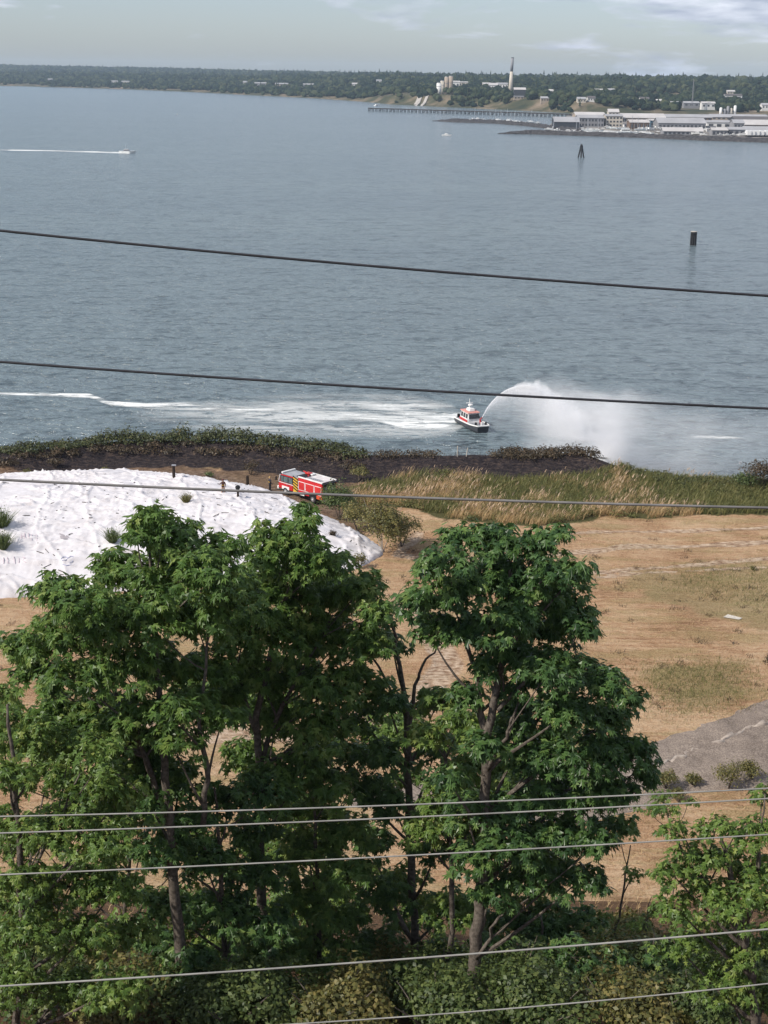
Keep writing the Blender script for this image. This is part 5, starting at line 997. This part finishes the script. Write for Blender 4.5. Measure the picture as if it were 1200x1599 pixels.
# ================================================================== PEOPLE
def person(px, py, yaw_, cloth, legs, hat, label, arms, fn=ht, H=1.8, skin=(.5, .32, .24)):
    p = GT(px, py, fn); o = empty('person', (p[0], p[1], p[2]-.02), yaw_, label, 'person'); k = H/1.8
    J = {'pel': (0, 0, .95), 'che': (0, 0, 1.35), 'nec': (0, 0, 1.52), 'hea': (0, .02, 1.66), 'top': (0, 0, 1.78)}
    E = [('pel', 'che'), ('che', 'nec'), ('nec', 'hea'), ('hea', 'top')]; Rr = {'pel': .16, 'che': .19, 'nec': .065, 'hea': .10, 'top': .07}
    for s, n in ((-1, 'l'), (1, 'r')):
        sh, el, wr = arms[0 if s < 0 else 1]
        J.update({n+'hip': (s*.10, 0, .88), n+'kne': (s*.14, .03, .48), n+'ank': (s*.17, -.02, .08), n+'toe': (s*.18, .16, .04), n+'sh': (s*.2, 0, 1.44), n+'el': el, n+'wr': wr})
        E += [('pel', n+'hip'), (n+'hip', n+'kne'), (n+'kne', n+'ank'), (n+'ank', n+'toe'), ('che', n+'sh'), (n+'sh', n+'el'), (n+'el', n+'wr')]
        Rr.update({n+'hip': .12, n+'kne': .085, n+'ank': .065, n+'toe': .05, n+'sh': .085, n+'el': .06, n+'wr': .045})
    names = list(J); me = bpy.data.meshes.new('body'); me.from_pydata([tuple(c*k for c in J[a]) for a in names], [(names.index(a), names.index(b)) for a, b in E], [])
    b = link('body', me, None, o); md = b.modifiers.new('skin', 'SKIN'); sv = me.skin_vertices[0].data
    for i, a in enumerate(names): sv[i].radius = (Rr[a]*k, Rr[a]*k*(.75 if a in ('che', 'pel') else 1)); sv[i].use_root = (a == 'pel')
    b.modifiers.new('sub', 'SUBSURF').levels = 1; b.modifiers['sub'].render_levels = 2
    m, t, n_, l, out = nodes('clothing'); g = NG(t); s_ = n_.new('ShaderNodeSeparateXYZ'); l.new(g.coord(), s_.inputs[0]); z = s_.outputs[2]
    def band(lo): return g.m('GREATER_THAN', z, lo*k)
    c = g.mix(band(.93), legs, cloth); c = g.mix(band(1.53), c, skin); c = g.mix(g.m('LESS_THAN', z, .12*k), c, (.02, .02, .02)); l.new(g.bsdf(c, .85, .2), out.inputs[0]); me.materials.append(m)
    MB().tube([(0, 0, 1.70*k), (0, -.01, 1.76*k), (0, -.01, 1.84*k), (0, -.01, 1.87*k)], [.15*k, .13*k, .10*k, .02*k], 12).build('helmet', simple('helmet', hat, None, 3, .4), o)
    MB().tube([(0, .09*k, 1.655*k), (0, .125*k, 1.645*k)], [.022*k, .012*k], 6).build('nose', simple('skin', skin, None, 3), o)
    for s, n in ((-1, 'l'), (1, 'r')):
        wr = np.array(J[n+'wr'])*k; el = np.array(J[n+'el'])*k; d_ = (wr-el)/np.linalg.norm(wr-el); hb = MB(); hb.tube([wr, wr+d_*.09*k], [.038*k, .045*k], 7)
        for q in range(4): hb.tube([wr+d_*.08*k+np.array([(q-1.5)*.022*k, 0, 0]), wr+d_*(.15+.01*(q in (1, 2)))*k+np.array([(q-1.5)*.024*k, .015, 0])], [.012*k, .009*k], 5)
        hb.tube([wr+d_*.03*k, wr+d_*.07*k+np.array([0, .06*k, 0])], [.014*k, .011*k], 5); hb.build('hand', simple('glove', (.08, .07, .06), None, 3), o)
    MB().box(-.17*k, .17*k, -.14*k, .15*k, 1.12*k, 1.17*k).build('reflective_band', M['yellow'], o); return o
dn = [((0, 0, 0), (-.30, 0, 1.18), (-.28, .12, .95)), ((0, 0, 0), (.30, 0, 1.18), (.28, .14, .95))]
ou = [((0, 0, 0), (-.28, .05, 1.2), (-.24, .25, 1.05)), ((0, 0, 0), (.36, .05, 1.28), (.58, .15, 1.36))]
person(422, 766, R(-60), (.035, .035, .045), (.02, .02, .025), (.45, .30, .12), 'person in dark clothes and tan helmet standing by the front of the fire engine', dn, hbase)
person(349, 772, R(200), (.10, .05, .04), (.42, .27, .18), (.10, .03, .025), 'person in tan trousers with one arm out at the edge of the white sheet', ou)

# ================================================================== FOREGROUND TREES
LT = np.array([(0, 0, 0), (.52, .22, -.06), (.17, .40, .03), (.36, .84, -.09), (.09, .66, .01), (0, 1.12, -.14), (-.09, .66, .01), (-.36, .84, -.09), (-.17, .40, .03), (-.52, .22, -.06)])
LFc = np.array([(0, i, i+1) for i in range(1, 9)])
def leaf_frames(C, U, per, size, spread=.20, droop=.95):
    """C cluster tips (n,3), U outward dirs; returns origins, dir, normal, size for all leaves"""
    n = len(C); k = per; a = rng.random((n, k))*6.283; h = np.stack([np.cos(a), np.sin(a), a*0], -1); r = spread*rng.uniform(.3, 1.2, (n, k))
    o = C[:, None]+h*r[..., None]; o[..., 2] += rng.normal(0, .07, (n, k))-r*.25
    d = h*.75+U[:, None]*.35+rng.normal(0, .25, (n, k, 3)); d[..., 2] -= droop*rng.uniform(.5, 1.5, (n, k)); d /= np.linalg.norm(d, axis=-1)[..., None]
    nn = h*.45+U[:, None]*.25+rng.normal(0, .3, (n, k, 3)); nn[..., 2] += 1.0; nn -= (nn*d).sum(-1)[..., None]*d; nn /= np.linalg.norm(nn, axis=-1)[..., None]
    s = size*rng.uniform(.6, 1.25, (n, k)); return o.reshape(-1, 3), d.reshape(-1, 3), nn.reshape(-1, 3), s.ravel()
def leaves_mesh(o, d, nn, s):
    sd_ = np.cross(d, nn); V = o[:, None]+s[:, None, None]*(LT[None, :, 0:1]*sd_[:, None]+LT[None, :, 1:2]*d[:, None]+LT[None, :, 2:3]*nn[:, None])
    F = (LFc[None]+(np.arange(len(o))*10)[:, None, None]).reshape(-1, 3); return V.reshape(-1, 3), F
_lp = npmesh('leaf_template', LT, LFc); LEAFME = _lp.data; bpy.data.objects.remove(_lp)
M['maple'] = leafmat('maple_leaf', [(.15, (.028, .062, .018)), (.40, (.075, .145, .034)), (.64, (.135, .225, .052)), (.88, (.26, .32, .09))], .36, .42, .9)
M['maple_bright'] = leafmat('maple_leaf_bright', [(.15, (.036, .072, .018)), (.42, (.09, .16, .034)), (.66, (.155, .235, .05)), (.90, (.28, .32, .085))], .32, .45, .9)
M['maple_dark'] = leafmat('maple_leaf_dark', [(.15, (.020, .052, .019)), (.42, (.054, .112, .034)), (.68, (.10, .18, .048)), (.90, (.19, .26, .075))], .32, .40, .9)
def bez(a, b, c, n=6): return [(1-u)**2*a+2*u*(1-u)*b+u*u*c for u in np.linspace(0, 1, n)]
def tree(Yt, trunks, lobes, leafm, label, seed, dens=1.0, size=.27, nparts=200, name='maple_tree', jit=.9, per=15, bark='bark', cat='tree', group=None):
    global rng
    rng = np.random.default_rng(seed); random.seed(seed)
    tp = [[P(x, y, Yt+dy) for x, y, dy, r in tr_] for tr_ in trunks]; tr_r = [[r for *_, r in tr_] for tr_ in trunks]
    bx, by = tp[0][0][:2]; gz = float(hbase(np.array([bx]), np.array([by]))[0]); root = empty(name, (bx, by, gz), 0, label, cat, group); off = np.array([bx, by, gz])
    allp = []
    for ti, (pts, rr) in enumerate(zip(tp, tr_r)):
        if ti == 0 and pts[0][2] > gz: pts = [np.array([pts[0][0], pts[0][1], gz-.3])]+pts; rr = [rr[0]*1.25]+rr
        q = []; r2 = []
        for i in range(len(pts)-1):
            for k in range(4): u = k/4; q.append(pts[i]*(1-u)+pts[i+1]*u+rng.normal(0, .035, 3)); r2.append(rr[i]*(1-u)+rr[i+1]*u)
        q.append(pts[-1]); r2.append(rr[-1]); MB().tube([a-off for a in q], r2, 9).build('trunk' if ti == 0 else 'limb', M[bark], root, smooth=True); allp += list(zip(q, r2))
    TP = np.array([a for a, _ in allp]); TR = np.array([r for _, r in allp])
    CC = []; UU = []; br = MB()
    for (px, py, rx, ry, *dd) in lobes:
        dy = dd[0] if dd else rng.normal(0, jit); c = P(px, py, Yt+dy); kk = FPX/(np.dot(c-np.array([0, 0, CH]), FWD)); ax_, az_ = rx/kk, ry/kk; ay_ = (ax_+az_)*.5
        # limb to the lobe
        dist = np.hypot(TP[:, 0]-c[0], TP[:, 1]-c[1])*.7+np.abs(TP[:, 2]-(c[2]-1.3-.45*np.hypot(TP[:, 0]-c[0], TP[:, 1]-c[1]))); j = int(np.argmin(dist+rng.normal(0, .45, len(dist)))); a = TP[j]; r0 = min(TR[j]*.6, .035+.012*np.linalg.norm(c-a))
        br.tube([x-off for x in bez(a, (a+c)/2+np.array([0, 0, -.25])+rng.normal(0, .15, 3), c, 6)], list(np.linspace(r0, .016, 6)), 6)
        n = max(6, int(58*dens*(ax_*az_+ax_*ay_+ay_*az_)/3)); u = rng.normal(size=(n, 3)); u /= np.linalg.norm(u, axis=1)[:, None]; u[:, 2] = np.where(u[:, 2] < -.45, -u[:, 2], u[:, 2])
        rr_ = np.where(rng.random(n) < .3, rng.uniform(.2, .8, n), rng.uniform(.75, 1.18, n)); cp = c+u*rr_[:, None]*np.array([ax_, ay_, az_]); CC.append(cp); UU.append(u)
        for q_ in range(0, n, 5): br.tube([x-off for x in bez(c, (c+cp[q_])/2+np.array([0, 0, -.08]), cp[q_], 3)], [.016, .011, .006], 4, cap=False)
    br.build('branches', M[bark], root)
    C = np.concatenate(CC); U = np.concatenate(UU); o, d, nn, s = leaf_frames(C, U, per, size)
    kdep = (o-np.array([0, 0, CH]))@FWD; order = np.argsort(kdep-.0); front = order[:int(len(order)*.45)]; pick = rng.choice(front, min(nparts, len(front)), replace=False) if nparts else np.array([], int)
    rest = np.ones(len(o), bool); rest[pick] = False
    V, F = leaves_mesh(o[rest], d[rest], nn[rest], s[rest]); cr = npmesh('crown', V-off, F, leafm, root); tag(cr, kind='stuff')
    if not nparts: return root
    lm = LEAFME.copy(); lm.materials.append(leafm); sd_ = np.cross(d, nn)
    for i in pick:
        ob = bpy.data.objects.new('leaf', lm); COL.objects.link(ob); ob.parent = root
        ob.matrix_local = Matrix(((sd_[i, 0]*s[i], d[i, 0]*s[i], nn[i, 0]*s[i], o[i, 0]-off[0]), (sd_[i, 1]*s[i], d[i, 1]*s[i], nn[i, 1]*s[i], o[i, 1]-off[1]), (sd_[i, 2]*s[i], d[i, 2]*s[i], nn[i, 2]*s[i], o[i, 2]-off[2]), (0, 0, 0, 1)))
    return root
# trunk points: px, py, depth offset, radius (m)
tree(38, [[(288, 1600, 0, .20), (282, 1500, 0, .19), (275, 1380, 0, .16), (262, 1250, 0, .13), (250, 1120, 0, .10), (240, 980, 0, .07), (233, 830, 0, .03)], [(275, 1330, 0, .11), (225, 1180, .3, .09), (190, 1100, .3, .07), (130, 980, .2, .03)], [(318, 1290, -.2, .09), (322, 1190, -.3, .08), (310, 1130, -.3, .06), (330, 960, 0, .03)]],
     [(232, 803, 24, 16), (216, 836, 32, 30), (252, 832, 42, 34), (292, 832, 18, 28), (330, 856, 28, 24), (372, 850, 15, 12), (84, 918, 38, 24), (130, 942, 50, 36), (187, 895, 42, 38), (250, 892, 56, 46), (322, 900, 52, 44), (42, 1010, 38, 26), (100, 1000, 55, 38), (165, 975, 55, 45), (235, 965, 60, 50), (305, 972, 55, 48), (360, 940, 40, 45), (60, 1052, 40, 22), (120, 1060, 48, 30), (190, 1045, 55, 40), (255, 1042, 48, 36), (325, 1045, 45, 34), (150, 1110, 60, 32), (205, 1170, 48, 28), (270, 1160, 40, 30), (225, 1220, 44, 28), (300, 1100, 40, 28), (350, 1120, 34, 22), (280, 1215, 34, 24), (175, 1140, 48, 30), (215, 1120, 40, 30), (270, 1115, 35, 28), (90, 1120, 40, 26)],
     M['maple'], 'broad maple at left, its top the highest against the white sheet', 11, 1.15, nparts=260)
tree(41.5, [[(412, 1600, 0, .20), (410, 1480, 0, .18), (408, 1350, 0, .16), (404, 1220, 0, .14), (400, 1120, 0, .11), (430, 980, 0, .07), (462, 830, 0, .03)], [(404, 1200, 0, .09), (440, 1100, .2, .07), (520, 960, .3, .03)], [(402, 1150, 0, .08), (370, 1050, 0, .05), (360, 990, 0, .03)]],
     [(472, 796, 16, 16), (478, 822, 20, 22), (432, 836, 34, 26), (418, 868, 38, 34), (465, 872, 48, 40), (512, 880, 34, 36), (400, 925, 48, 42), (455, 930, 55, 45), (520, 935, 50, 42), (562, 925, 34, 32), (588, 955, 25, 25), (395, 985, 50, 42), (460, 995, 58, 45), (530, 1000, 52, 42), (585, 1005, 38, 32), (390, 1050, 42, 34), (450, 1065, 52, 40), (515, 1075, 48, 38), (565, 1075, 38, 34), (430, 1125, 40, 30), (500, 1140, 46, 34), (355, 1085, 38, 30), (395, 1110, 40, 28), (385, 1175, 34, 24), (470, 1185, 40, 26), (420, 1215, 36, 24)],
     M['maple'], 'maple second from left, its narrow pointed top against the white sheet', 12, 1.15, nparts=220)
tree(43, [[(654, 1600, 0, .15), (650, 1500, 0, .15), (642, 1380, 0, .14), (638, 1250, 0, .13), (636, 1160, 0, .12), (632, 1080, 0, .09), (615, 990, 0, .05), (600, 940, 0, .02)], [(636, 1150, 0, .08), (650, 1070, .1, .06), (665, 1030, .1, .04), (690, 1005, .1, .02)], [(634, 1120, 0, .05), (590, 1040, 0, .04), (570, 1000, 0, .02)]],
     [(600, 962, 18, 18), (612, 1000, 24, 24), (560, 1120, 32, 26), (606, 1100, 28, 24), (548, 1190, 38, 30), (600, 1180, 38, 28), (680, 1105, 32, 26), (575, 1240, 38, 28), (680, 1170, 32, 30), (610, 1255, 34, 28), (695, 1235, 28, 28), (580, 1320, 40, 30), (680, 1330, 30, 26), (600, 1400, 40, 34), (700, 1420, 34, 28), (590, 1480, 44, 32), (690, 1500, 40, 32)],
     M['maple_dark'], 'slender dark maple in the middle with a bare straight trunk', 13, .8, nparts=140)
tree(37, [[(738, 1600, 0, .21), (742, 1500, 0, .20), (750, 1420, 0, .19), (756, 1320, 0, .16), (758, 1220, 0, .15), (764, 1140, 0, .13), (778, 1060, 0, .10), (795, 980, 0, .07), (800, 860, 0, .03)], [(758, 1210, 0, .12), (755, 1130, .1, .10), (745, 1060, .2, .08), (728, 1000, .2, .05), (715, 900, .2, .03)], [(764, 1200, -.1, .07), (790, 1150, -.3, .05), (800, 1120, -.4, .035)], [(775, 1110, 0, .08), (830, 1050, 0, .05), (930, 1070, 0, .02)], [(745, 1500, -.2, .06), (770, 1450, -.4, .05), (790, 1420, -.5, .03)]],
     [(742, 838, 48, 20), (795, 848, 40, 24), (700, 872, 40, 24), (664, 885, 18, 16), (868, 830, 34, 10), (840, 855, 20, 24), (905, 888, 30, 16), (868, 886, 38, 22), (650, 940, 26, 24), (700, 930, 50, 38), (762, 908, 56, 42), (825, 915, 52, 40), (885, 950, 40, 42), (720, 985, 48, 30), (668, 980, 24, 20), (785, 975, 55, 38), (850, 980, 50, 36), (905, 985, 22, 26), (860, 1045, 48, 30), (910, 1055, 44, 30), (960, 1072, 36, 26), (992, 1088, 18, 16), (815, 1065, 40, 30), (820, 1125, 48, 34), (885, 1115, 52, 34), (955, 1120, 38, 26), (975, 1175, 44, 28), (1000, 1200, 22, 20), (910, 1180, 55, 36), (840, 1190, 52, 38), (955, 1230, 44, 26), (890, 1245, 55, 34), (820, 1255, 48, 34), (960, 1285, 28, 18), (870, 1305, 55, 32), (930, 1320, 36, 26), (800, 1320, 48, 34), (850, 1365, 50, 30), (905, 1375, 36, 24), (770, 1385, 36, 28), (785, 1022, 38, 24), (830, 1020, 34, 22), (752, 1042, 22, 18), (735, 1085, 26, 20), (760, 1160, 30, 22), (730, 1260, 32, 24), (740, 1340, 30, 24), (700, 1210, 26, 20)],
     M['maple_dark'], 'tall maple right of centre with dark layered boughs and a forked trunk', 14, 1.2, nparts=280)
tree(40, [[(700, 1600, 0, .10), (705, 1400, 0, .09), (700, 1250, 0, .07), (690, 1120, 0, .04)]],
     [(690, 1100, 32, 26), (720, 1130, 30, 30), (670, 1150, 30, 26), (735, 1200, 34, 30), (790, 1240, 32, 28), (700, 1250, 34, 30), (665, 1300, 34, 26), (740, 1290, 36, 30), (705, 1420, 36, 30), (790, 1200, 30, 24)],
     M['maple_bright'], 'light green young maple glowing between the two middle trunks', 15, .9, nparts=90)
tree(34, [[(1180, 1600, 0, .14), (1172, 1500, 0, .12), (1150, 1420, 0, .10), (1135, 1340, 0, .07), (1125, 1290, 0, .03)], [(1150, 1420, 0, .06), (1090, 1370, .2, .04), (1050, 1300, .2, .02)], [(1165, 1440, 0, .06), (1185, 1340, 0, .04), (1195, 1240, 0, .02)]],
     [(1190, 1238, 20, 18), (1118, 1296, 28, 18), (1062, 1292, 24, 16), (1040, 1262, 18, 12), (1150, 1300, 34, 24), (1195, 1295, 28, 28), (1090, 1340, 46, 26), (1150, 1352, 48, 32), (1200, 1370, 36, 34), (1050, 1365, 34, 22), (1110, 1400, 50, 32), (1170, 1420, 50, 36), (1060, 1420, 30, 24), (1110, 1460, 46, 30), (1180, 1480, 50, 34), (1060, 1480, 34, 26), (1130, 1530, 50, 32), (1195, 1550, 44, 30)],
     M['maple_bright'], 'leafy light green tree at the lower right, standing alone', 16, 1.0, .20, nparts=200)
tree(34.5, [[(28, 1600, 0, .12), (34, 1450, 0, .11), (32, 1330, 0, .09), (24, 1220, 0, .07), (12, 1100, 0, .03)], [(32, 1400, 0, .06), (90, 1280, .2, .04), (130, 1200, .2, .02)]],
     [(8, 1085, 22, 18), (5, 1150, 26, 26), (60, 1150, 34, 30), (110, 1165, 44, 28), (160, 1180, 40, 28), (20, 1210, 36, 28), (75, 1215, 46, 32), (135, 1240, 50, 34), (190, 1240, 40, 30), (10, 1290, 40, 32), (80, 1300, 50, 34), (150, 1310, 50, 34), (30, 1370, 46, 34), (110, 1385, 52, 36), (180, 1390, 44, 34), (40, 1455, 50, 36), (130, 1465, 52, 34), (200, 1460, 40, 30), (20, 1540, 46, 34), (100, 1550, 50, 34), (180, 1545, 48, 34)],
     M['maple_bright'], 'bright green maple filling the lower left corner', 17, 1.15, .22, nparts=200)
tree(39.5, [[(345, 1600, 0, .10), (348, 1450, 0, .09), (345, 1350, 0, .07), (335, 1230, 0, .03)]],
     [(240, 1185, 44, 28), (262, 1245, 46, 30), (350, 1245, 42, 28), (300, 1290, 34, 28), (410, 1240, 44, 32), (380, 1300, 46, 32), (250, 1330, 46, 34), (320, 1350, 50, 36), (400, 1370, 50, 36), (260, 1410, 46, 34), (340, 1430, 50, 36), (250, 1480, 38, 26), (410, 1450, 46, 34), (310, 1510, 46, 32), (390, 1530, 50, 34), (260, 1570, 46, 28), (340, 1590, 50, 24)],
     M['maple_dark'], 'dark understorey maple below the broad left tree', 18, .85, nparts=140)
tree(42, [[(500, 1600, 0, .10), (498, 1480, 0, .09), (495, 1340, 0, .07), (490, 1220, 0, .03)]],
     [(478, 1200, 40, 26), (520, 1235, 40, 28), (460, 1265, 42, 30), (540, 1300, 40, 28), (480, 1330, 48, 34), (545, 1370, 40, 30), (470, 1400, 46, 34), (530, 1440, 46, 34), (460, 1480, 46, 34), (540, 1520, 46, 34), (470, 1560, 46, 30), (620, 1560, 44, 26), (555, 1585, 40, 24)],
     M['maple'], 'dense understorey maple between the second and the slender trunk', 19, .9, nparts=120)
tree(45, [[(850, 1600, 0, .09), (848, 1500, 0, .07), (845, 1430, 0, .03)]],
     [(800, 1440, 40, 26), (860, 1440, 44, 26), (915, 1440, 30, 22), (840, 1490, 48, 30), (900, 1500, 44, 28), (780, 1520, 44, 30), (850, 1550, 48, 30), (920, 1560, 44, 28), (790, 1590, 44, 24)],
     M['maple_dark'], 'dark low tree under the tall right hand maple', 20, 1.0, nparts=80)
def fill(x0, x1, y0, y1, step, holes):
    r_ = []
    for y in np.arange(y0, y1, step*.75):
        for x in np.arange(x0, x1, step):
            q = (x+random.uniform(-.4, .4)*step, y+random.uniform(-.4, .4)*step)
            if all(math.hypot(q[0]-a, q[1]-b) > c+step*.45 for a, b, c in holes) and random.random() < .9: r_.append((q[0], q[1], step*.62, step*.46))
    return r_
HO = [(302, 1246, 18), (335, 1165, 40), (190, 1500, 20), (715, 1365, 34), (590, 1478, 12), (985, 1390, 70), (930, 1290, 40), (440, 1165, 16), (60, 1250, 14), (690, 1030, 60), (540, 1120, 12), (240, 1400, 12), (560, 1245, 10), (960, 1240, 50)]
for k, (a0, a1, lab) in enumerate([(0, 320, 'slim maple behind the bright lower left maple, mostly leaf'), (320, 640, 'slim maple filling the gap behind the second trunk'), (640, 940, 'slim maple behind the thick forked trunk')]):
    cx = (a0+a1)/2+40; tree(47, [[(cx, 1600, 0, .10), (cx-5, 1450, 0, .08), (cx+4, 1330, 0, .06), (cx, 1210, 0, .02)]], fill(a0, a1, [1110, 1080, 1140][k], 1600, 62, HO), M['maple_bright'] if k != 2 else M['maple'], lab, 31+k, .52, .26, nparts=0)
tree(40, [[(470, 1660, 0, .09), (468, 1600, 0, .07), (470, 1540, 0, .03)]], fill(240, 700, 1500, 1640, 60, [(590, 1478, 12), (650, 1590, 16), (450, 1560, 14)]), M['maple'], 'low spreading maple along the bottom edge, left of the thick trunk', 41, .6, .27, nparts=60)
tree(41, [[(880, 1670, 0, .09), (878, 1600, 0, .07), (880, 1540, 0, .03)]], fill(770, 1080, 1500, 1640, 60, [(980, 1470, 20), (930, 1560, 14)]), M['maple_dark'], 'low spreading maple along the bottom edge, right of the thick trunk', 42, .6, .27, nparts=60)
# thin saplings on the right
def sapling(pts, Yt, lob, lab, seed): return tree(Yt, [pts], lob, M['maple_bright'], lab, seed, 1.0, .16, nparts=0, name='sapling')
sapling([(955, 1520, 0, .05), (962, 1450, 0, .045), (975, 1380, 0, .04), (985, 1320, 0, .02)], 46, [(968, 1300, 16, 10), (990, 1360, 10, 8), (945, 1430, 14, 8), (995, 1440, 12, 8), (950, 1480, 20, 12)], 'thin bare stemmed sapling in front of the orange grass at lower right', 21)
sapling([(1000, 1520, 0, .035), (1008, 1450, 0, .03), (1018, 1400, 0, .012)], 48, [(1020, 1425, 10, 7), (1005, 1445, 8, 6), (990, 1490, 16, 9)], 'smaller leafy sapling right of the bare stemmed one', 22)
sapling([(1060, 1300, 0, .03), (1062, 1270, 0, .02), (1058, 1245, 0, .012)], 60, [(1040, 1240, 18, 9), (1075, 1250, 14, 8), (1010, 1262, 16, 9)], 'slim sapling top reaching over the road at lower right', 23)
rng = np.random.default_rng(99); random.seed(99)
# undergrowth on the slope, below the crowns
for i, (px, py, rw, rh, mt) in enumerate([(60, 1585, 3.0, 3.5, 'bush_green'), (180, 1590, 2.6, 3.0, 'bush_olive'), (430, 1595, 3.0, 3.0, 'bush_green'), (600, 1570, 2.6, 2.2, 'bush_olive'), (690, 1585, 2.8, 2.6, 'bush_green'), (800, 1575, 3.2, 2.8, 'bush_green'), (930, 1560, 3.0, 2.6, 'bush_olive'), (1010, 1570, 3.2, 2.8, 'bush_green'), (1100, 1550, 3.0, 2.6, 'bush_green'), (1190, 1560, 3.2, 3.2, 'bush_green'), (960, 1510, 2.0, 1.8, 'bush_olive'), (300, 1592, 2.8, 2.8, 'bush_green'), (1050, 1520, 2.4, 2.0, 'bush_olive'), (520, 1610, 2.2, 2.2, 'bush_olive'), (680, 1622, 2.2, 2.0, 'bush_green'), (830, 1622, 2.4, 2.2, 'bush_green'), (980, 1622, 2.4, 2.2, 'bush_olive'), (1080, 1620, 2.2, 2.2, 'bush_green'), (360, 1612, 2.2, 2.0, 'bush_green'), (985, 1470, 1.6, 1.5, 'bush_olive'), (920, 1475, 1.8, 1.3, 'bush_olive')]):
    where = ['in the lower left corner', 'between the two left trunks', 'below the second maple', 'just left of the slender trunk', 'between the slender and the thick trunk', 'right of the thick trunk base', 'below the saplings, yellowish', 'right of the saplings at the bottom edge', 'left of the lower right tree base', 'in the lower right corner', 'directly under the bare sapling', 'beside the leftmost dark trunk', 'between saplings and the lower right tree', 'at the bottom edge left of the slender trunk, yellowish', 'at the bottom edge left of the thick trunk', 'at the bottom edge right of the thick trunk', 'at the bottom edge below the saplings', 'at the bottom edge under the lower right tree', 'at the bottom edge beside the second left trunk', 'around the stem of the bare sapling', 'at the foot of the dark boughs, left of the sapling'][i]
    bush(px, py, rw*.95, rh*(.62 if py < 1600 else .8), M[mt], 'leafy undergrowth bush '+where, 5200, .105, 7, 'undergrowth bushes on the slope', fn=hbase)

# ================================================================== OVERHEAD WIRES
wm_dark = simple('dark_cable', (.035, .035, .04), (.02, .02, .022), 2, .5); wm_pale = simple('sunlit_cable', (.30, .29, .26), (.17, .165, .15), 2, .45, .5)  # lighting put into the cable colours: dark against bright water, pale where sunlit
wm_mid = simple('grey_cable', (.20, .19, .18), (.12, .115, .11), 2, .5)
def wire(y0, ym, y1, Yw, r, m, label, lay=False, xa=0, xb=1200):
    a, c, b = P(xa, y0, Yw), P((xa+xb)/2, ym, Yw), P(xb, y1, Yw+0.0); pts = []
    for u in np.linspace(-1.6, 2.6, 60):
        l0 = (u-.5)*(u-1)/.5; l1 = -u*(u-1)/.25; l2 = u*(u-.5)/.5; pts.append(a*l0+c*l1+b*l2)
    mb_ = MB(); mb_.tube(pts, r, 8); o = mb_.build('overhead_wire', m, smooth=True); return tag(o, label, 'wire', 'overhead wires')
wire(360, 417, 462, 17, .0155, wm_dark, 'highest dark wire, crossing the open water of the bay')
wire(565, 606, 638, 17, .0155, wm_dark, 'second dark wire, crossing just above the fire boat')
wire(749, 775.5, 793, 17, .0165, wm_mid, 'third wire from the top, crossing the fire engine and the sheet')
wire(1275, 1258, 1231, 15, .0098, wm_pale, 'uppermost pale wire in front of the tree crowns')
wire(1301, 1278, 1247, 15, .0098, wm_pale, 'second pale wire in front of the trees, close under the uppermost')
wire(1366, 1338, 1303, 15, .0098, wm_pale, 'third pale wire in front of the trees')
wire(1540, 1500, 1451, 15, .0125, wm_pale, 'thick pale wire low across the trunks')
wire(1620, 1590, 1536, 16, .010, wm_pale, 'lowest wire, entering from the bottom edge')

# ================================================================== AIR
hz = MB().box(-3200, 3200, -90, 11500, -8, 120).build('haze', None); m, t, n_, l, out = nodes('haze_air'); pv = n_.new('ShaderNodeVolumePrincipled'); pv.inputs['Color'].default_value = (.66, .82, 1.0, 1); pv.inputs['Density'].default_value = .000045; l.new(pv.outputs[0], out.inputs['Volume']); hz.data.materials.append(m); tag(hz, kind='stuff')
